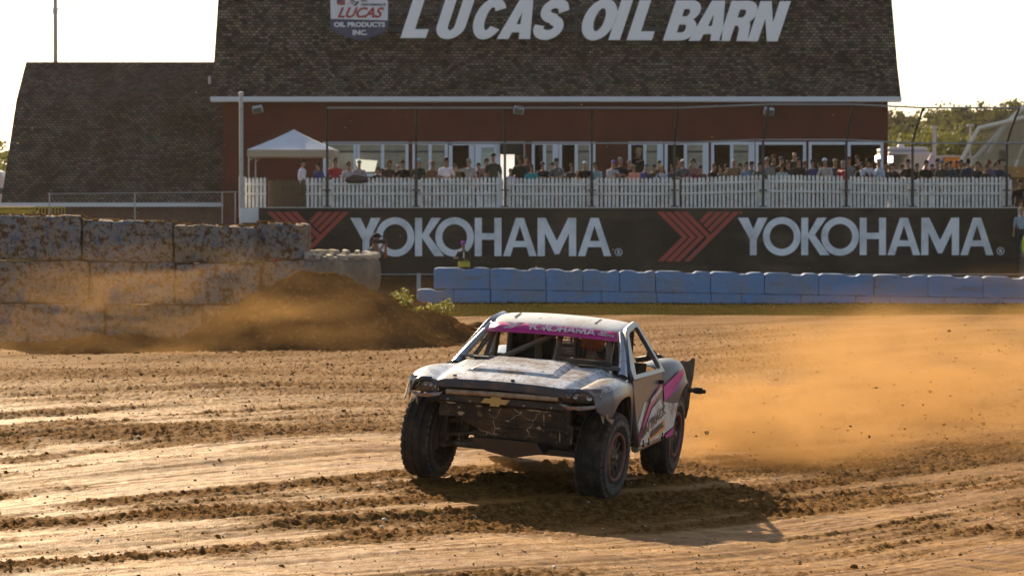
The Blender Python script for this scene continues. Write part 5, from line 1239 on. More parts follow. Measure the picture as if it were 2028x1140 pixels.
# roll cage
cage = MB(); T = lambda *p, r=.024: cage.tube(p, r, 8)
for s_ in (-1, 1):
    T((-.52, .72 * s_, .5), (-.54, .72 * s_, 1.08), (-1.0, .57 * s_, 1.46), (-1.55, .56 * s_, 1.53), (-1.86, .66 * s_, .5))
    T((-1.55, .56 * s_, 1.53), (-2.75, .48 * s_, .80)); T((-.6, .82 * s_, .95), (-1.86, .80 * s_, .80)); T((-1.0, .57 * s_, 1.46), (-.72, .66 * s_, .95))
    T((-1.20, .585 * s_, 1.49), (-1.42, .70 * s_, .85))
T((-1.0, -.57, 1.46), (-1.0, .57, 1.46)); T((-1.55, -.56, 1.53), (-1.55, .56, 1.53)); T((-.54, -.72, 1.08), (-.54, .72, 1.08)); T((-1.86, -.66, 1.1), (-1.86, .66, 1.1))
T((-.58, -.52, 1.12), (-1.0, .06, 1.44), r=.028); T((-1.0, .10, 1.46), (-.62, .12, 1.05), r=.03); T((-1.55, -.5, 1.5), (-1.86, .5, .7)); T((-1.55, -.30, 1.52), (-1.70, -.52, .9), r=.03)
T((-1.0, -.14, 1.45), (-1.3, -.14, .6), r=.035)
body("roll_cage", cage, m_tube)
pd = MB(); pd.b2(-1.62, -1.58, -.52, -.12, .6, 1.42); body("parachute_panel", pd, m_plast)
# window net on the driver's half of the windscreen
nw = MB()
for k in range(13): t = k / 12; nw.tube([(-.56, .14 + .56 * t, 1.16), (-.93, .13 + .44 * t, 1.43)], .0025, 4)
for k in range(10): t = k / 9; nw.tube([(-.56 - .37 * t, .14 - .01 * t, 1.16 + .27 * t), (-.56 - .37 * t, .70 - .13 * t, 1.16 + .27 * t)], .0025, 4)
body("window_net", nw, M("net_wire", (0.05, 0.038, 0.025), .7))
xt = MB(); xt.lathe([(0, -.16), (.05, -.15), (.055, 0), (.05, .14), (.02, .17), (0, .17)], 14, 'Z', (-1.05, .08, .98)); body("fire_extinguisher", xt, M("extinguisher_red", (0.35, 0.03, 0.02), .4))

# wheels
TR, TW = .425, .285
def make_wheel(name):
    w = bpy.data.objects.new(name, None); COL.objects.link(w); w.parent = truck; w.empty_display_size = .1
    hw_ = TW / 2; pr = [(.232, -hw_ + .03), (.25, -hw_ + .008), (.30, -hw_ - .008), (.36, -hw_ - .006), (.395, -hw_ + .006), (.414, -hw_ + .022)]
    tread = []
    for k in range(7):
        y = -hw_ + .030 + k * (TW - .060) / 6; dr_ = .012 if k % 2 else 0; cr = .006 * (1 - ((y) / hw_) ** 2)
        ww = (TW - .06) / 6 * .5
        tread += [(TR - .008 + cr - (.013 if k % 2 else 0), y - ww * .9), (TR - .008 + cr - (.013 if k % 2 else 0), y + ww * .9)]
    tread = [p for p in tread if -hw_ + .02 < p[1] < hw_ - .02]
    full = pr + tread + [(r, -y) for r, y in pr[::-1]]
    t = MB(); t.lathe(full, 72, 'Y'); ty = obj("tyre", t, m_rubber, w, smooth=False)
    # shoulder lugs and raised sidewall
    sl = MB()
    for s_ in (-1, 1):
        sl.lathe([(.292, s_ * (hw_ + .004)), (.298, s_ * (hw_ + .011)), (.352, s_ * (hw_ + .010)), (.358, s_ * (hw_ + .002))], 72, 'Y')
        for k in range(36):
            a = 2 * math.pi * (k + (.5 if s_ > 0 else 0)) / 36; ro = Matrix.Rotation(a, 3, 'Y'); sl.box(ro @ Vector((.391, s_ * (hw_ - .016), 0)), (.030, .026, .046), ro)
    obj("sidewall", sl, m_side, ty, smooth=False)
    for s_ in (1,):
        lt = []
        for k, ch in enumerate("YOKOHAMA"):
            a = R(118 - k * 13); me = text_mesh("lettering", ch, .036, .004, ID)
            cxm = sum(v.co.x for v in me.vertices) / max(1, len(me.vertices)); me.transform(Matrix.Translation((-cxm, .306, 0))); me.transform(Matrix.Rotation(a - math.pi / 2, 4, 'Z'))
            # plane X-Y to the wheel's outer face (local -X reads left to right from outside)
            me.transform(Matrix(((-1, 0, 0, 0), (0, 0, 1, hw_ + .013), (0, 1, 0, 0), (0, 0, 0, 1)))); lt.append(me)
        for me in lt: link("lettering", me, M("tyre_letter", (0.30, 0.28, 0.25), .7) if "tyre_letter" not in bpy.data.materials else bpy.data.materials["tyre_letter"], ty)
    rg_ = MB(); rg_.lathe([(.205, hw_ - .03), (.208, hw_ + .006), (.228, hw_ + .010), (.236, hw_ - .006), (.236, hw_ - .03)], 60, 'Y')
    for k in range(24): a = 2 * math.pi * k / 24; rg_.box((.219 * math.cos(a), hw_ + .010, .219 * math.sin(a)), (.011, .008, .011), Matrix.Rotation(-a, 3, 'Y'))
    obj("beadlock_ring", rg_, m_ring, w)
    rm = MB(); rm.lathe([(.205, hw_ - .01), (.196, hw_ - .05), (.18, -.05), (.20, -hw_ + .03), (.236, -hw_ + .01)], 48, 'Y')
    for k in range(10):
        a = 2 * math.pi * k / 10; ro = Matrix.Rotation(-a, 3, 'Y')
        rm.prism([(.06, -.020), (.205, -.013 - .012), (.205, .013 + .012), (.06, .020)], (ro @ Vector((0, hw_ - .055, 0)), ro @ Vector((1, 0, -0.0)), ro @ Vector((0, 0, 1))), -.02)
    rm.lathe([(0, hw_ - .03), (.05, hw_ - .032), (.075, hw_ - .05), (.08, hw_ - .085), (0, hw_ - .085)], 24, 'Y')
    obj("rim", rm, m_rim, w)
    hb = MB(); hb.lathe([(0, hw_ + .006), (.026, hw_ + .004), (.032, hw_ - .028), (0, hw_ - .028)], 18, 'Y')
    for k in range(5): a = 2 * math.pi * k / 5; hb.lathe([(0, hw_ - .018), (.009, hw_ - .02), (.009, hw_ - .036)], 8, 'Y', (.056 * math.cos(a), 0, .056 * math.sin(a)))
    obj("hub", hb, m_bare, w)
    dk_ = MB(); dk_.lathe([(.0, -.045), (.15, -.045), (.15, -.065), (0, -.065)], 28, 'Y'); obj("brake_disc", dk_, m_bare, w)
    return w
def copy_tree(o, parent=None):
    c = o.copy(); COL.objects.link(c); c.parent = parent
    for ch in o.children: copy_tree(ch, c)
    return c
w0 = make_wheel("wheel")
WB = -2.66
wheels = [(0, .855, R(-6), 0), (0, -.855, R(174), 1), (WB, .855, 0, 0), (WB, -.855, R(180), 0)]
for i, (x, y, rz_, k) in enumerate(wheels):
    w = w0 if i == 0 else copy_tree(w0, truck)
    w.location = (x, y, TR - .012 + (.0 if i != 1 else .0)); w.rotation_euler = (R(0), 0, rz_)
w0.rotation_euler = (0, 0, R(-6))
# suspension
for s_ in (-1, 1):
    for pth, r_ in ((((.12, .26, .46), (.0, .72, .36)), .026), (((-.22, .26, .46), (.0, .72, .36)), .026), (((.10, .30, .70), (0, .70, .58)), .020), (((-.18, .30, .70), (0, .70, .58)), .020), (((.16, .24, .52), (.10, .70, .46)), .014)):
        su = MB(); su.tube([(x, y * s_, z) for x, y, z in pth], r_, 8); body("control_arm", su, m_tube)
for s_ in (-1, 1):
    s2 = MB(); s2.tube([(.06, .34 * s_, .98), (.03, .56 * s_, .42)], .045, 10); s2.tube([(-.06, .34 * s_, .98), (-.03, .58 * s_, .42)], .028, 10); body("shock_absorber", s2, m_plast)
    kn = MB(); kn.b2(-.05, .05, min(.68 * s_, .76 * s_), max(.68 * s_, .76 * s_), .30, .62); o = obj("upright", kn, m_rim, truck, bevel=.015)
ax = MB(); ax.tube([(-2.79, -.74, .42), (-2.79, .74, .42)], .05, 10); ax.lathe([(0, -.16), (.12, -.12), (.16, 0), (.12, .12), (0, .16)], 16, 'Y', (-2.79, 0, .42)); obj("rear_axle", ax, m_plast, truck)
cr = MB(); cr.tube([(.30, -.55, .40), (.30, .62, .40)], .03, 8); cr.tube([(.18, -.40, .50), (.18, .55, .47)], .035, 8); body("cross_tube", cr, m_tube)

# draw the cab and bed forward to the measured wheelbase
def squeeze(o):
    for ch in o.children:
        if ch.name.startswith("wheel"): continue
        if ch.type == 'MESH' and not ch.name.startswith("steering"):
            for v in ch.data.vertices:
                if v.co.x < -.5: v.co.x = -.5 + (v.co.x + .5) * .943
        squeeze(ch)
squeeze(truck)

# ---------------------------------------------------------------- people
SKIN = [(0.30, 0.165, 0.11), (0.25, 0.13, 0.08), (0.36, 0.21, 0.14), (0.15, 0.075, 0.05)]
m_skin = [M("skin", c, .55, mixes=[(12, tuple(k * .8 for k in c), .5, .7)]) for c in SKIN]
_cloth = {}
def cloth(c):
    if c not in _cloth: _cloth[c] = M("cloth", c, .85, spec=.15, mixes=[(9, tuple(k * .72 for k in c), .45, .7)])
    return _cloth[c]

def skin_mesh(bones, radii, name, sub=2, roots=(0,)):
    names = list(bones); idx = {}; vs = []; es = []; rr = []; lab = []
    for chain in bones.values():
        prev = None
        for key, p, r, part in chain:
            if key not in idx: idx[key] = len(vs); vs.append(p); rr.append(r); lab.append(part)
            if prev is not None: es.append((prev, idx[key]))
            prev = idx[key]
    me = bpy.data.meshes.new(name); me.from_pydata(vs, es, []); o = bpy.data.objects.new(name, me); COL.objects.link(o)
    m = o.modifiers.new("skin", 'SKIN'); m.use_smooth_shade = True; m.branch_smoothing = .3
    sv = me.skin_vertices[0].data
    for i, r in enumerate(rr): sv[i].radius = r if isinstance(r, tuple) else (r, r)
    sv[0].use_root = True
    s = o.modifiers.new("sub", 'SUBSURF'); s.levels = s.render_levels = sub
    bpy.context.view_layer.update()
    out = bpy.data.meshes.new_from_object(o.evaluated_get(bpy.context.evaluated_depsgraph_get())); out.name = name
    segs = [(Vector(vs[a]), Vector(vs[b]), lab[b]) for a, b in es]
    bpy.data.objects.remove(o); bpy.data.meshes.remove(me)
    return out, segs

def skeleton(pose):
    """joints of a 1.75 m adult facing -Y"""
    L_ = {}
    lean = {'lean': -.16, 'stand': 0, 'point': -.05, 'sit': 0, 'crouch': -.22, 'cross': -.03, 'camera': -.10}[pose]
    hipz = {'sit': .26, 'crouch': .42}.get(pose, .93)
    def T(z, f=1.0): return lean * f * (z / .5)     # forward shift above the hip
    P = lambda x, y, z: (x, y, z)
    hp = P(0, .02, hipz); z0 = hipz
    spine = [('pelvis', hp, (.165, .12), 't'), ('waist', P(0, T(.2) * .9 + .01, z0 + .18), (.145, .10), 't'), ('chest', P(0, T(.37), z0 + .36), (.175, .12), 't'), ('neck0', P(0, T(.5) + .01, z0 + .52), (.075, .065), 'n'), ('neck1', P(0, T(.58) - .005, z0 + .575), .052, 'n'), ('head0', P(0, T(.66) - .03, z0 + .64), (.068, .078), 'h'), ('head1', P(0, T(.73) - .02, z0 + .725), (.078, .096), 'h'), ('head2', P(0, T(.79) - .01, z0 + .80), (.055, .065), 'h')]
    L_['spine'] = spine
    hx, hy, hz = spine[5][1]
    L_['nose'] = [spine[5], ('nose', P(0, hy - .098, hz + .035), .013, 'h')]
    for s in (-1, 1):
        sh = P(.185 * s, T(.47), z0 + .455); key = 'L' if s > 0 else 'R'
        if pose == 'lean': el, wr = P(.27 * s, T(.3) - .20, z0 + .20), P(.08 * s, T(.3) - .40, z0 + .16)
        elif pose == 'point' and s < 0: el, wr = P(-.30, T(.4) - .26, z0 + .42), P(-.34, T(.4) - .50, z0 + .46)
        elif pose == 'cross': el, wr = P(.27 * s, T(.3) - .06, z0 + .20), P(-.10 * s, T(.3) - .22, z0 + .24 + .02 * s)
        elif pose == 'sit': el, wr = P(.26 * s, -.16, z0 + .24), P(.15 * s, -.40, z0 + .32)
        elif pose == 'crouch': el, wr = P(.27 * s, T(.3) - .14, z0 + .18), P(.14 * s, T(.3) - .34, z0 + .10)
        elif pose == 'camera': el, wr = P(.24 * s, T(.4) - .18, z0 + .30), P(.07 * s, T(.5) - .26, z0 + .56)
        else: el, wr = P(.245 * s, .03, z0 + .20), P(.265 * s, -.05, z0 - .03)
        d = (Vector(wr) - Vector(el)).normalized(); hand = Vector(wr) + d * .075
        L_['arm' + key] = [spine[2], ('sh' + key, sh, .066, 't'), ('el' + key, el, .043, 'u'), ('wr' + key, wr, .028, 'f'), ('pm' + key, tuple(hand), (.040, .020), 'f')]
        side = d.cross(Vector((0, 0, 1)));  side = side.normalized() if side.length > .1 else Vector((0, 1, 0)); dn = side.cross(d).normalized()
        for q in range(4):
            b = hand + side * (-.027 + .018 * q); l = (.062, .07, .066, .05)[q]
            L_['fin%s%d' % (key, q)] = [('pm' + key, tuple(hand), (.040, .020), 'f'), ('fa%s%d' % (key, q), tuple(b + d * .03), .010, 'f'), ('fb%s%d' % (key, q), tuple(b + d * (.03 + l * .6) - dn * .010 * (1 if dn.z > 0 else -1)), .0085, 'f'), ('fc%s%d' % (key, q), tuple(b + d * (.03 + l) - dn * .03 * (1 if dn.z > 0 else -1)), .007, 'f')]
        th = hand - side * .045 * s - d * .02
        L_['thumb' + key] = [('wr' + key, wr, .028, 'f'), ('ta' + key, tuple(Vector(wr) + (th - Vector(wr)) * .7), .012, 'f'), ('tb' + key, tuple(th + d * .045), .009, 'f')]
        hip = P(.095 * s, .02, hipz - .05)
        if pose == 'sit': kn, an = P(.15 * s, -.46, .34), P(.13 * s, -.80, .10)
        elif pose == 'crouch': kn, an = P(.20 * s, -.36, .50), P(.15 * s, -.10, .09)
        else: kn, an = P(.11 * s, -.01, .49), P(.115 * s, .03, .085)
        L_['leg' + key] = [spine[0], ('hip' + key, hip, .092, 'l'), ('kn' + key, kn, .062, 'l'), ('an' + key, an, .042, 'l'), ('he' + key, P(an[0], an[1] - .06, an[2] - .05), (.045, .032), 's'), ('to' + key, P(an[0] * 1.08, an[1] - .19, an[2] - .055), (.042, .024), 's')]
    return L_
def split_shell(me, segs, parts, off, name, cut=None):
    """clothing shell: faces of the body nearest to the given bones, pushed out"""
    bm = bmesh.new(); bm.from_mesh(me); bm.normal_update()
    keep = set()
    for v in bm.verts:
        best = None
        for a, b, l in segs:
            ab = b - a; t = max(0, min(1, (v.co - a).dot(ab) / ab.length_squared)); d = (v.co - a - ab * t).length
            if best is None or d < best[0]: best = (d, l, t)
        if best[1] in parts: keep.add(v.index)
    bm.verts.ensure_lookup_table(); nm = [v.normal.copy() for v in bm.verts]
    dele = [f for f in bm.faces if not any(v.index in keep for v in f.verts)]
    for v in bm.verts: v.co += nm[v.index] * off
    bmesh.ops.delete(bm, geom=dele, context='FACES')
    out = bpy.data.meshes.new(name); bm.to_mesh(out); bm.free()
    out.polygons.foreach_set("use_smooth", [True] * len(out.polygons)); return out
POSES = {}
for ps in ('stand', 'lean', 'cross', 'point', 'sit', 'crouch', 'camera'):
    sk1 = skeleton(ps); me, segs = skin_mesh(sk1, None, "body_" + ps, 2 if ps in ('sit', 'camera', 'crouch') else 1)
    hd = Vector(sk1['spine'][6][1])
    POSES[ps] = dict(body=me, shirt=split_shell(me, segs, 'tu', .013, 'shirt'), long=split_shell(me, segs, 'tu', .013, 'jersey') if False else None, trousers=split_shell(me, segs, 'l', .016, 'trousers'), shoes=split_shell(me, segs, 's', .010, 'shoes'), head=hd, segs=segs)
    lsegs = [(a, b, 'u' if l == 'f' and (b - a).length > .15 else l) for a, b, l in segs]
    POSES[ps]['long'] = split_shell(me, lsegs, 'tu', .014, 'long_shirt')
    POSES[ps]['top'] = max(v.co.z for v in me.vertices)
def hair_mesh(kind):
    b = MB(); n = 16
    if kind in ('short', 'long'):
        rows = []
        for j in range(7):
            t = j / 6; rr = []
            for k in range(n + 1):
                a = 2 * math.pi * k / n; front = .5 - .5 * math.sin(a)      # a=-90 is the face side
                zl = (.02 if kind == 'short' else .01) - .075 * (1 - front) - (.17 if kind == 'long' else 0) * (1 - front) ** 1.5 + .03 * front
                ph = t; z = .108 * (1 - ph) + zl * ph if ph > .5 else .118 - .03 * ph * ph
                r = math.sin(min(1, t * 1.25) * math.pi / 2)
                rr.append((.090 * r * math.cos(a), .110 * r * math.sin(a) - .0, z + (.02 if t < .5 else .0)))
            rows.append(rr)
        b.grid(rows)
    elif kind in ('cap', 'hat'):
        rows = []
        for j in range(6):
            t = j / 5; r = math.sin(t * math.pi / 2); z = .03 + .105 * math.cos(t * math.pi / 2)
            rows.append([(.096 * r * math.cos(2 * math.pi * k / n), .116 * r * math.sin(2 * math.pi * k / n), z) for k in range(n + 1)])
        b.grid(rows)
        if kind == 'cap': b.prism([(.075, -.07), (.07, -.14), (.04, -.19), (-.04, -.19), (-.07, -.14), (-.075, -.07)], ((0, 0, .035), (1, 0, 0), (0, 1, -.08)), .012)
        else: b.lathe([(.09, .035), (.20, .022), (.205, .03), (.09, .05)], 24, 'Z')
    elif kind == 'helmet':
        b.lathe([(0, .155), (.06, .148), (.11, .115), (.135, .05), (.135, -.03), (.12, -.10), (.09, -.135), (.0, -.135)], 24, 'Z')
    elif kind == 'shades':
        b.box((.034, -.096, .018), (.05, .012, .03)); b.box((-.034, -.096, .018), (.05, .012, .03)); b.box((0, -.098, .026), (.03, .008, .008)); b.box((.08, -.05, .026), (.006, .1, .008)); b.box((-.08, -.05, .026), (.006, .1, .008))
    elif kind == 'visor':
        b.grid([[(.137 * math.sin(a), -.137 * math.cos(a), z) for a in np.linspace(-1.2, 1.2, 9)] for z in (-.01, .03, .06)])
    return b.mesh(kind, True)
HAIR = {k: hair_mesh(k) for k in ('short', 'long', 'cap', 'hat', 'helmet', 'shades', 'visor')}
HAIRC = {'k': (0.015, 0.012, 0.01), 'b': (0.06, 0.032, 0.016), 'g': (0.24, 0.22, 0.2), 'y': (0.36, 0.25, 0.11), 'r': (0.12, 0.045, 0.02)}
def person(label, loc, height, pose, rz, shirt, hair, hairc, trousers=(0.03, 0.035, 0.05), skin=0, long_=False, shades=False, group=None, extra=None):
    Q = POSES[pose]; t = thing("person", label, "person", loc, rz, group); k = height
    t.scale = (k, k, k)
    link("body", Q['body'], m_skin[skin], t)
    link("shirt", Q['long' if long_ else 'shirt'], cloth(shirt), t); link("trousers", Q['trousers'], cloth(trousers), t); link("shoes", Q['shoes'], cloth((0.03, 0.03, 0.03)), t)
    if hair:
        h = link("cap" if hair == 'cap' else "hat" if hair == 'hat' else "helmet" if hair == 'helmet' else "hair", HAIR[hair], cloth(HAIRC.get(hairc, hairc) if isinstance(hairc, str) else hairc), t, Q['head'])
    if shades: link("sunglasses", HAIR['shades'], m_black, t, Q['head'] + Vector((0, 0, -.02)))
    return t
GP = "spectators behind the picket fence"
DECK = 2.74
def spec(px, py, Y, pose, shirt, hair, hc, label, rz=None, **k):
    Q = POSES[pose]; top = Q['top'] + (.03 if hair in ('cap', 'hat') else .015)
    z = k.pop('z', DECK); h = (Z_(py, Y) - z) / top
    return person(label, (X_(px, Y), Y, z), h, pose, R(rz if rz is not None else random.uniform(-25, 25)), shirt, hair, hc, group=k.pop('group', GP), **k)
A, B2 = 113.55, 114.7
W_, K_, GR = (0.62, 0.6, 0.66), (0.014, 0.014, 0.015), (0.22, 0.22, 0.23)
spec(599, 318, 113.9, 'stand', (0.62, 0.6, 0.68), 'short', 'k', "man in a white long sleeved shirt standing at the slat gate", 70, long_=True, trousers=(0.10, 0.085, 0.06))
spec(631, 324, A, 'stand', (0.05, 0.05, 0.16), 'long', 'b', "woman with long brown hair in navy under the canopy edge", -40)
spec(664, 316, B2, 'stand', (0.30, 0.03, 0.04), 'short', 'b', "person in a maroon red shirt behind the first black fence post", 10, skin=1)
spec(691, 323, A, 'lean', (0.30, 0.30, 0.34), 'short', 'b', "dark haired person in light grey left of the slung jacket", skin=1)
spec(710, 319, A, 'lean', (0.30, 0.25, 0.28), 'cap', (0.09, 0.13, 0.2), "person in a blue grey cap leaning over the slung jacket", 10)
spec(746, 333, A, 'lean', K_, 'short', 'k', "small dark haired child in black right of the glowing cream panel", skin=1)
spec(758, 336, A, 'lean', (0.12, 0.13, 0.17), 'short', 'b', "smallest child in grey beside the long haired woman")
spec(767, 319, A, 'lean', (0.05, 0.035, 0.03), 'long', 'r', "long haired woman in a dark top before the first double window", 20)
spec(788, 325, B2, 'stand', (0.30, 0.2, 0.19), None, 'b', "bald person in dusty pink behind the front row")
spec(801, 320, A, 'lean', K_, 'short', 'k', "black haired man in black beside the second black fence post", -15)
spec(829, 316, A, 'stand', (0.03, 0.04, 0.03), 'cap', (0.12, 0.35, 0.5), "man in a bright light blue cap and dark green shirt", 15)
spec(855, 320, A, 'lean', (0.17, 0.10, 0.06), 'hat', (0.17, 0.08, 0.04), "woman in a brown wide brimmed hat and sunglasses", shades=True, skin=1)
spec(883, 315, A, 'lean', (0.68, 0.64, 0.74), 'short', 'k', "dark haired man in a clean white t-shirt leaning on the fence", 5, skin=1)
spec(902, 327, B2, 'stand', (0.10, 0.09, 0.04), 'short', 'b', "person in olive standing behind the white t-shirt man's shoulder")
spec(931, 317, A, 'point', (0.24, 0.24, 0.26), 'short', 'g', "grey haired man in a grey t-shirt stretching one arm out", -30)
spec(948, 325, B2, 'stand', K_, 'short', 'k', "dark haired person half hidden behind the grey haired man")
spec(963, 316, B2, 'stand', (0.22, 0.14, 0.14), 'short', 'b', "person in dusty pink before the open white door", skin=1)
spec(977, 305, A, 'stand', (0.035, 0.035, 0.03), 'cap', K_, "tall man in a black cap standing at the open white door", -10)
spec(1009, 336, A, 'lean', (0.34, 0.30, 0.42), 'short', 'b', "small child in lilac before the bright doorway", skin=1)
spec(1029, 312, A, 'stand', (0.012, 0.016, 0.012), 'short', 'k', "person all in black silhouetted against the bright doorway", 20, skin=3)
spec(1041, 309, 116, 'stand', (0.04, 0.03, 0.03), 'cap', (0.02, 0.05, 0.06), "person in a dark teal cap behind the silhouetted one")
spec(1053, 328, A, 'lean', (0.02, 0.24, 0.29), 'long', 'b', "woman in a bright teal top right of the bright doorway", skin=1)
spec(1075, 322, A, 'cross', K_, 'cap', (0.05, 0.045, 0.06), "man in a dark cap and black shirt with folded arms", skin=1)
spec(1094, 324, B2, 'stand', (0.05, 0.05, 0.05), 'short', 'k', "dark haired head between the folded arms man and the slate t-shirt")
spec(1106, 316, A, 'lean', (0.10, 0.11, 0.13), 'short', 'k', "black haired man in a slate grey t-shirt before the middle windows")
spec(1118, 336, A, 'lean', (0.09, 0.10, 0.04), 'short', 'b', "child in olive beside the slate t-shirt man")
spec(1141, 340, A, 'lean', (0.35, 0.30, 0.28), 'short', 'y', "tiny fair child peeping over the pickets")
spec(1158, 321, A, 'lean', K_, 'cap', (0.5, 0.52, 0.56), "man in a white fronted cap and black shirt leaning forward", 0)
spec(1185, 324, A, 'lean', (0.19, 0.32, 0.40), 'short', 'b', "person in a pale blue t-shirt before the bare red siding", -30, skin=1)
spec(1209, 319, A, 'lean', (0.36, 0.37, 0.42), 'cap', (0.12, 0.08, 0.3), "person in a purple and white cap and light grey t-shirt", 25)
spec(1229, 314, A, 'cross', K_, 'short', 'g', "large grey haired man in black with folded arms", skin=1)
spec(1247, 320, B2, 'stand', (0.02, 0.02, 0.02), 'short', 'g', "grey haired man in black left of the salmon shirt")
spec(1261, 296, 138.2, 'point', (0.012, 0.012, 0.012), 'short', 'y', "fair haired woman in black standing high in the open window", 40, group="spectators behind the picket fence")
spec(1258, 328, A, 'lean', (0.62, 0.25, 0.19), 'short', 'g', "grey haired woman in a salmon pink t-shirt and sunglasses", shades=True)
spec(1276, 326, A, 'lean', (0.09, 0.07, 0.2), 'cap', (0.08, 0.1, 0.2), "person in a blue cap and purple t-shirt right of the salmon shirt")
spec(1291, 328, A, 'lean', (0.035, 0.04, 0.03), 'short', 'k', "black haired man in dark olive left of the striped jacket", skin=1)
spec(1305, 319, B2, 'stand', (0.03, 0.03, 0.03), 'cap', (0.03, 0.06, 0.035), "person in a dark green cap behind the striped jacket")
strp = spec(1311, 330, A, 'lean', (0.30, 0.32, 0.44), 'short', 'y', "child in a white and navy striped jacket reaching over the fence", long_=True)
spec(1345, 315, B2, 'stand', K_, 'short', 'k', "dark haired man in black behind the slate shirted man")
spec(1354, 317, A, 'lean', (0.07, 0.08, 0.10), 'cap', (0.55, 0.57, 0.6), "big man in white cap, sunglasses and slate shirt leaning on the rail", -10, shades=True)
spec(1373, 317, B2, 'stand', (0.2, 0.1, 0.1), 'short', 'k', "black haired man behind the maroon t-shirt")
spec(1368, 328, A, 'lean', (0.16, 0.02, 0.04), 'short', 'g', "grey haired woman in glasses and a maroon t-shirt", shades=True)
spec(1390, 330, A, 'lean', (0.09, 0.05, 0.05), 'short', 'k', "black haired child right of the maroon t-shirt", skin=1)
spec(1407, 326, A, 'lean', K_, 'short', 'r', "brown haired person in a black jacket leaning left", 35, skin=1)
spec(1453, 316, A, 'stand', (0.14, 0.09, 0.06), None, 'k', "bald tanned man in sunglasses and a brown shirt", shades=True, skin=1)
spec(1465, 326, B2, 'stand', K_, 'short', 'k', "dark haired person behind the bald tanned man")
spec(1477, 323, A, 'stand', (0.14, 0.19, 0.31), 'short', 'b', "person in a mid blue t-shirt right of the bald tanned man", skin=1)
spec(1488, 322, B2, 'stand', (0.03, 0.03, 0.03), 'short', 'k', "red faced man in black at the left frame of the wide window", skin=1)
spec(1519, 313, A, 'stand', (0.17, 0.17, 0.18), 'cap', (0.22, 0.22, 0.22), "man in a grey cap, sunglasses and grey t-shirt at the wide window", shades=True)
spec(1532, 309, B2 + 1, 'stand', (0.05, 0.045, 0.04), 'short', 'r', "brown haired man standing back at the wide window", skin=1)
spec(1547, 312, B2, 'stand', K_, 'cap', (0.04, 0.045, 0.05), "man in a dark cap behind the pale teal shirt")
spec(1549, 327, A, 'lean', (0.18, 0.25, 0.28), 'short', 'r', "woman in sunglasses and a pale teal t-shirt", shades=True, skin=1)
spec(1573, 301, 117.5, 'stand', (0.015, 0.015, 0.015), None, 'k', "pale bald man in black standing tallest inside the wide window")
spec(1582, 314, A, 'stand', K_, 'cap', (0.02, 0.02, 0.025), "man in a black cap and black t-shirt at the right of the wide window", skin=1)
for px in (1514, 1535):
    pass
spec(1609, 318, A, 'stand', (0.05, 0.05, 0.12), 'short', 'k', "dark haired man in navy left of the white cap", skin=1)
spec(1638, 315, A, 'lean', (0.33, 0.31, 0.31), 'cap', (0.45, 0.55, 0.72), "man in a white and blue cap and beige grey t-shirt", -25)
spec(1654, 316, B2, 'stand', (0.05, 0.05, 0.08), 'cap', (0.25, 0.2, 0.15), "man in a tan cap behind the red t-shirt")
spec(1667, 321, A, 'point', (0.30, 0.03, 0.05), 'short', 'g', "grey haired woman in a red t-shirt raising one arm", 30)
spec(1681, 313, B2, 'stand', (0.15, 0.16, 0.17), 'short', 'r', "brown haired man in a grey jacket at the window mullion")
spec(1698, 311, B2, 'stand', K_, 'short', 'k', "black haired person in a black jacket behind the pale blue top")
spec(1714, 317, A, 'lean', (0.42, 0.46, 0.58), 'long', 'k', "woman with long black hair in a very pale blue top", 15, skin=1)
spec(1726, 328, B2, 'stand', (0.22, 0.05, 0.05), 'short', 'b', "person in dull red behind the light blue t-shirt man", skin=1)
spec(1741, 316, A, 'stand', (0.30, 0.42, 0.55), 'cap', (0.25, 0.2, 0.24), "man in a dark and white cap and light blue t-shirt at the barn corner", -60, skin=1)
spec(1771, 325, A, 'point', K_, 'short', 'b', "person in sunglasses and black pointing right past the barn corner", -50, shades=True)
spec(1801, 318, A, 'lean', K_, 'short', 'k', "dark haired young man in black beside the post past the barn corner", -20)
spec(1830, 320, A, 'lean', K_, 'short', 'k', "broad young man in black resting both forearms on the fence", 10, skin=1)
spec(1857, 317, B2, 'stand', K_, 'short', 'k', "dark haired man in black before the white tent")
spec(1866, 318, A, 'lean', (0.05, 0.05, 0.055), 'cap', (0.04, 0.08, 0.2), "man in a blue cap and dark shirt before the orange tent")
spec(1882, 320, A, 'stand', (0.03, 0.06, 0.065), 'cap', K_, "person in a black cap and dark teal shirt before the orange tent", -40)
spec(1894, 319, B2, 'stand', (0.03, 0.03, 0.03), 'cap', (0.25, 0.02, 0.03), "person in a red cap right of the orange tent")
spec(1903, 319, B2, 'stand', (0.05, 0.04, 0.04), 'short', 'b', "brown haired person right of the red cap", skin=1)
spec(1917, 317, A, 'stand', (0.025, 0.035, 0.07), 'short', 'k', "black haired man in a navy printed t-shirt seen from behind", 170, skin=1)
spec(1939, 326, B2, 'stand', (0.03, 0.03, 0.04), 'short', 'k', "short dark haired person between the navy and grey purple shirts")
spec(1958, 319, A, 'stand', (0.11, 0.09, 0.16), 'short', 'r', "brown haired man in a grey purple t-shirt near the fence end", 150)
spec(1972, 325, B2, 'stand', (0.03, 0.03, 0.04), 'short', 'k', "dark haired person between the last two men of the row")
spec(1981, 320, A, 'lean', (0.04, 0.055, 0.09), 'short', 'k', "black haired man in navy, last in the row at the fence end", -30)
spec(1132, 327, B2, 'stand', (0.04, 0.035, 0.03), 'short', 'r', "brown haired person in dark brown behind the tiny fair child", skin=1)
spec(1331, 329, B2, 'stand', (0.05, 0.05, 0.06), 'short', 'b', "person in charcoal between the striped jacket and the slate shirt", skin=1)
spec(1425, 331, A, 'lean', (0.06, 0.06, 0.055), 'short', 'b', "short person in dark grey right of the black jacket leaning left")
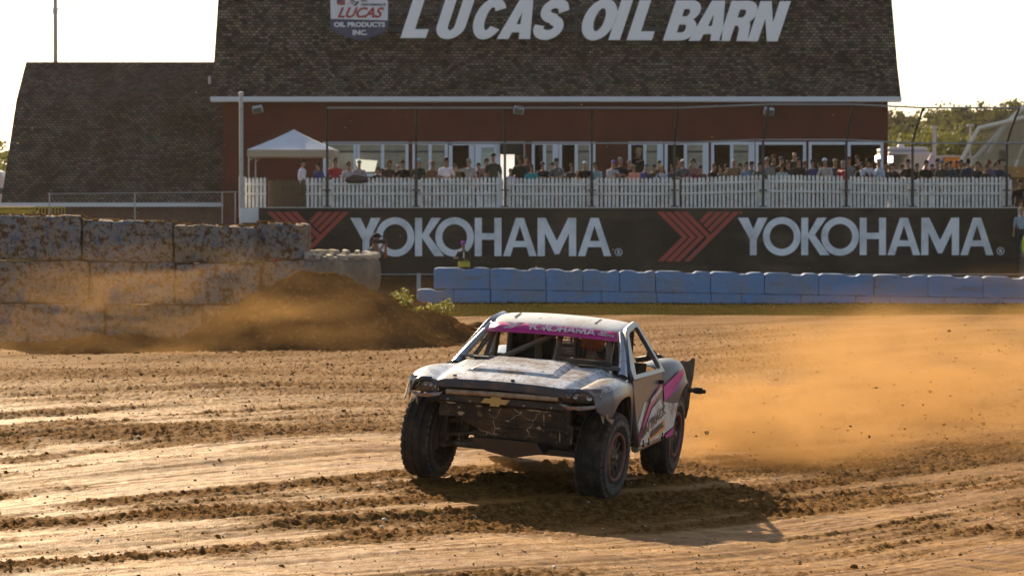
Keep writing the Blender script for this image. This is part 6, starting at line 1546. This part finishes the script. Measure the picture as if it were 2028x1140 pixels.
spec(1438, 327, B2, 'stand', (0.10, 0.07, 0.05), 'cap', (0.05, 0.04, 0.04), "person in a dark brown cap left of the bald tanned man", skin=1)
spec(1501, 324, A, 'lean', (0.07, 0.08, 0.09), 'short', 'k', "dark haired person in slate at the left edge of the wide window", skin=1)
spec(1561, 320, B2, 'stand', (0.03, 0.03, 0.03), 'short', 'b', "brown haired person in black right of the pale teal shirt")
spec(1594, 322, B2, 'stand', (0.05, 0.06, 0.05), 'short', 'b', "person in dark green behind the navy shirt at the window corner", skin=1)
spec(1623, 325, B2, 'stand', (0.04, 0.04, 0.05), 'short', 'k', "dark haired person between the navy shirt and the white cap", skin=1)
spec(1706, 323, A, 'lean', (0.03, 0.03, 0.035), 'cap', (0.03, 0.03, 0.04), "person in a black cap and dark top left of the pale blue top")
spec(1756, 329, B2, 'stand', (0.05, 0.04, 0.07), 'short', 'b', "person in dark purple behind the barn corner post", skin=1)
spec(1786, 328, B2, 'stand', (0.10, 0.07, 0.13), 'short', 'k', "dark haired person in purple before the motorhome", skin=1)
spec(1816, 326, B2, 'stand', K_, 'short', 'b', "person in black between the two young men past the corner post", skin=1)
spec(1845, 326, B2, 'stand', (0.04, 0.04, 0.045), 'cap', (0.02, 0.02, 0.02), "person in a black cap and charcoal behind the broad young man")
spec(1874, 325, B2, 'stand', (0.04, 0.035, 0.03), 'short', 'k', "dark haired person between the blue cap and the black cap", skin=1)
spec(1911, 325, B2, 'stand', (0.03, 0.03, 0.03), 'short', 'r', "red brown haired person half hidden by the navy printed shirt")
spec(1929, 322, A, 'lean', (0.03, 0.035, 0.04), 'short', 'k', "black haired person in near black right of the navy printed shirt", 20)
spec(1948, 329, A, 'lean', (0.05, 0.045, 0.05), 'short', 'b', "short person in dark grey left of the grey purple shirt")
spec(1991, 330, B2, 'stand', (0.04, 0.04, 0.04), 'short', 'b', "person in dark grey behind the last man at the fence end", skin=1)
GS = "people on the steps beside the banner"
spec(2019, 358, 112.9, 'stand', K_, 'short', 'b', "person in a black hooded top on the top step beside the banner", 20, z=1.95, group=GS, long_=True)
spec(2029, 376, 112.7, 'stand', (0.03, 0.03, 0.03), 'short', 'k', "person in black cut off by the right edge on the steps", 10, z=1.95, group=GS)
spec(2021, 398, 111.4, 'stand', (0.55, 0.53, 0.56), 'short', 'r', "person in a white top on the middle step", 15, z=1.25, group=GS)
spec(2023, 412, 110.1, 'stand', (0.26, 0.33, 0.40), 'short', 'y', "fair haired person in a pale blue top low on the steps", -10, z=1.0, group=GS)
mar = spec(2041, 446, 108.0, 'stand', (0.45, 0.62, 0.04), 'cap', (0.45, 0.75, 0.05), "marshal in lime yellow high visibility clothes at the right edge", 20, z=.30, group="track marshals", long_=True, trousers=(0.42, 0.5, 0.04))
# marshal crouched behind the blue wall
mc = person("track marshal in a purple cap and dark jacket with yellow hem behind the blue wall", (X_(919, 105.0), 105.0, -.08), .965, 'cross', R(-20), (0.05, 0.035, 0.025), 'cap', (0.3, 0.04, 0.4), trousers=(0.03, 0.025, 0.02), long_=True, group="track marshals", skin=1)
b = MB(); b.lathe([(.205, .0), (.212, .10), (.205, .24), (.198, .24), (.198, .0)], 24, 'Z', (0, .005, .90)); me = b.mesh("hi_vis_hem", True)
for v in me.vertices: v.co.y = .005 + (v.co.y - .005) * .80
link("hi_vis_hem", me, M("hi_vis_yellow", (0.36, 0.30, 0.03), .7), mc)
b = MB(); b.prism([(.03, 0), (.08, 0), (.07, .20), (.03, .22)], ((0, -.17, 1.2), (1, 0, 0), (0, .12, 1)), .01); obj("reflective_strip", b, m_wvin, mc)
bs_ = MB(); bs_.b2(-.4, .4, -.3, .3, -.6, -.084); tag(obj("standing_step", bs_, M("step_wood", (0.2, 0.14, 0.08), .9), loc=(X_(919, 105), 105.0, 0)), "wooden step behind the blue wall under the marshal", "step")
# photographer behind the tractor tyre
pz = mound_z(X_(737, 69), 69.0)
pg = person("photographer in a black cap and grey shirt behind the tractor tyre, aiming a camera right", (X_(733, 69), 69.0, Z_(466, 69) - 1.68), .97, 'camera', R(62), (0.10, 0.12, 0.12), 'cap', K_, skin=1, trousers=(0.05, 0.04, 0.035))
cmr = thing("camera", "black camera with long lens held up by the photographer", "camera", (X_(745, 68.95), 68.9, Z_(478, 68.9)), R(62))
b = MB(); b.b2(-.07, .07, -.04, .04, -.05, .05); b.b2(-.03, .03, -.03, .03, .051, .075); obj("camera_body", b, m_black, cmr, bevel=.008); b = MB(); b.lathe([(0, -.042), (.04, -.042), (.045, -.12), (.055, -.2), (.055, -.26), (0, -.255)], 16, 'Y'); obj("lens", b, m_black, cmr)
bs_ = MB(); bs_.b2(-.35, .35, -.3, .3, -.6, Z_(466, 69) - 1.68 - .004); tag(obj("standing_box", bs_, M("crate_wood", (0.2, 0.14, 0.08), .9), loc=(X_(733, 69), 69.0, 0)), "wooden box under the photographer behind the mound", "box")
# driver
dv = thing("person", "driver in a red race suit and helmet behind the window net", "person"); dv.matrix_world = truck.matrix_world @ Matrix.Rotation(ROLL, 4, 'X') @ Matrix.Translation((-1.32, .36, .46)) @ Matrix.Rotation(R(90), 4, 'Z') @ Matrix.Rotation(R(-8), 4, 'X')
Q = POSES['sit']; dv.scale = (.95, .95, .95)
link("body", Q['body'], m_skin[0], dv); link("race_suit", Q['long'], cloth((0.32, 0.05, 0.025)), dv); link("trousers", Q['trousers'], cloth((0.25, 0.04, 0.02)), dv); link("shoes", Q['shoes'], cloth((0.03, 0.03, 0.03)), dv)
hl_ = link("helmet", HAIR['helmet'], M("helmet_shell", (0.45, 0.10, 0.03), .25, mixes=[(7, (0.5, 0.36, 0.08), .5, .56)]), dv, Q['head']); vz = link("visor", HAIR['visor'], m_glass, hl_)

# ---------------------------------------------------------------- loose clods and pebbles
def scatter(name, n, mat, fn, smooth=False):
    bm = bmesh.new(); bmesh.ops.create_icosphere(bm, subdivisions=1, radius=1); bv = np.array([v.co[:] for v in bm.verts]); bf = np.array([[v.index for v in f.verts] for f in bm.faces]); bm.free()
    V = []; Fc = []; o = 0
    for k in range(n):
        q = fn(k)
        if q is None: continue
        (x, y, z), r, st = q
        d = bv * (1 + rng.uniform(-.35, .35, (len(bv), 1))) * r * np.array([rng.uniform(.7, 1.5), rng.uniform(.7, 1.5), rng.uniform(.5, 1.0)]) * st
        a = rng.uniform(0, 6.28); c_, s_ = math.cos(a), math.sin(a); d = np.stack([d[:, 0] * c_ - d[:, 1] * s_, d[:, 0] * s_ + d[:, 1] * c_, d[:, 2]], -1)
        V.append(d + np.array([x, y, z])); Fc.append(bf + o); o += len(bv)
    V = np.concatenate(V); Fc = np.concatenate(Fc); me = bpy.data.meshes.new(name)
    me.vertices.add(len(V)); me.vertices.foreach_set("co", V.astype(np.float32).ravel()); me.loops.add(Fc.size); me.loops.foreach_set("vertex_index", Fc.astype(np.int32).ravel())
    me.polygons.add(len(Fc)); me.polygons.foreach_set("loop_start", np.arange(0, Fc.size, 3, dtype=np.int32)); me.update(calc_edges=True); return tag(link(name, me, mat), kind="stuff")
NC = 60000
cy_ = 22 + 50 * rng.random(NC) ** 1.5; cx_ = rng.uniform(-1, 1, NC) * (cy_ * .168 + .3)
uu = cx_ * UX + cy_ * UY; vv = cx_ * UY - cy_ * UX
dens = .10 + .9 * loose_of(cx_, cy_)
keep = rng.random(NC) < dens; cx_, cy_ = cx_[keep], cy_[keep]; cz_ = ground_z(cx_, cy_)
rad = np.exp(rng.normal(-5.3, .5, len(cx_))).clip(.003, .045) * np.sqrt(cy_ / 28)
scatter("dirt_clods", len(cx_), m_clod, lambda k: ((cx_[k], cy_[k], cz_[k] + rad[k] * .25), rad[k], 1))
px_ = rng.uniform(-6, 6.5, 500); py_ = rng.uniform(23, 45, 500); pz_ = ground_z(px_, py_); pr_ = np.exp(rng.normal(-4.7, .35, 500))
scatter("pebbles", 500, M("pale_pebble", (0.55, 0.50, 0.44), .7), lambda k: ((px_[k], py_[k], pz_[k] + pr_[k] * .3), pr_[k], 1))
def fly(k):
    t = rng.random() ** .8; x = 1.7 + 6.5 * t + rng.normal(0, .4); y = 33 + 9 * t + rng.normal(0, 1.0)
    zz = float(base_z(x, y)) + abs(rng.normal(0, .55)) * (.3 + 1.6 * t) + .05
    return ((x, y, zz), math.exp(rng.normal(-4.9, .5)), 1)
scatter("flying_dirt", 420, m_clod, fly)
def fly2(k):
    y = rng.uniform(24, 60); px = rng.uniform(0, 2028); py = rng.uniform(0, 640); p = pt(px, py, y)
    return (tuple(p), math.exp(rng.normal(-5.6, .45)) * (y / 35), 1)
scatter("drifting_dirt_specks", 150, M("sunlit_speck", (0.7, 0.5, 0.3), .9), fly2)

# ---------------------------------------------------------------- dust in the air
def dust(name, c, rad, dens, scale, thr, seed, aniso=.42, col=(0.48, 0.285, 0.115), low=0.0, rz=0.0):
    bm = bmesh.new(); bmesh.ops.create_icosphere(bm, subdivisions=3, radius=1); me = bpy.data.meshes.new(name); bm.to_mesh(me); bm.free()
    m = bpy.data.materials.new(name); m.use_nodes = True; nt = m.node_tree; N = nt.nodes; L = nt.links; N.remove(N["Principled BSDF"])
    pv = N.new("ShaderNodeVolumePrincipled"); pv.inputs["Color"].default_value = (*col, 1); pv.inputs["Anisotropy"].default_value = aniso
    tc = N.new("ShaderNodeTexCoord")
    nz = N.new("ShaderNodeTexNoise"); nz.noise_dimensions = '3D'; nz.inputs["Scale"].default_value = scale; nz.inputs["Detail"].default_value = 5; nz.inputs["Roughness"].default_value = .58; nz.inputs["Distortion"].default_value = .4
    mp = N.new("ShaderNodeMapping"); mp.inputs["Location"].default_value = (seed, seed * 1.3, 0); mp.inputs["Scale"].default_value = (rad[0] * .55, rad[1] * .8, rad[2] * 1.5); mp.inputs["Rotation"].default_value = (0, .28, 0); L.new(tc.outputs["Object"], mp.inputs[0]); L.new(mp.outputs[0], nz.inputs["Vector"])
    r1 = N.new("ShaderNodeMapRange"); r1.inputs[1].default_value = thr; r1.inputs[2].default_value = thr + .13; L.new(nz.outputs["Fac"], r1.inputs[0])
    ln_ = N.new("ShaderNodeVectorMath"); ln_.operation = 'LENGTH'; L.new(tc.outputs["Object"], ln_.inputs[0])
    r2 = N.new("ShaderNodeMapRange"); r2.interpolation_type = 'SMOOTHSTEP'; r2.inputs[1].default_value = 1.0; r2.inputs[2].default_value = .15; L.new(ln_.outputs["Value"], r2.inputs[0])
    mu = N.new("ShaderNodeMath"); mu.operation = 'MULTIPLY'; L.new(r1.outputs[0], mu.inputs[0]); L.new(r2.outputs[0], mu.inputs[1])
    m2 = N.new("ShaderNodeMath"); m2.operation = 'MULTIPLY'; m2.inputs[1].default_value = dens; L.new(mu.outputs[0], m2.inputs[0]); L.new(m2.outputs[0], pv.inputs["Density"])
    L.new(pv.outputs[0], N["Material Output"].inputs["Volume"])
    o = link(name, me, m, None, c); o.scale = rad; o.rotation_euler = (0, 0, rz); return tag(o, kind="stuff")
dust("dust_cloud", (2.75, 35.0, .15), (2.0, 2.4, 1.0), 1.7, 1.9, .45, 3.0)
dust("dust_cloud", (4.6, 38.0, .45), (3.2, 3.6, 1.45), .75, 1.3, .475, 7.0)
dust("dust_cloud", (7.0, 42.0, .35), (5.2, 5.4, 1.75), .50, 1.15, .49, 11.0)
dust("dust_cloud", (10.5, 58, -.5), (6.5, 8.0, 1.9), .10, .6, .45, 21.0)
dust("dust_cloud", (-6.5, 60.5, .45), (5.2, 2.4, 1.9), .25, .9, .45, 31.0)
dust("dust_cloud", (-2.8, 61.5, .5), (2.6, 2.0, 1.4), .09, .9, .44, 41.0)
dust("dust_cloud", (.1, 32.2, .1), (1.0, 1.6, .35), .25, 1.6, .40, 51.0)

# pale warm air over the whole place
hz_ = MB(); hz_.b2(-600, 600, -60, 1400, -3.0, 60); hz_m = bpy.data.materials.new("haze"); hz_m.use_nodes = True; nt = hz_m.node_tree; nt.nodes.remove(nt.nodes["Principled BSDF"])
pv = nt.nodes.new("ShaderNodeVolumePrincipled"); pv.inputs["Color"].default_value = (.92, .84, .74, 1); pv.inputs["Density"].default_value = .00008; pv.inputs["Anisotropy"].default_value = .3; nt.links.new(pv.outputs[0], nt.nodes["Material Output"].inputs["Volume"])
tag(obj("haze", hz_, hz_m), kind="stuff")
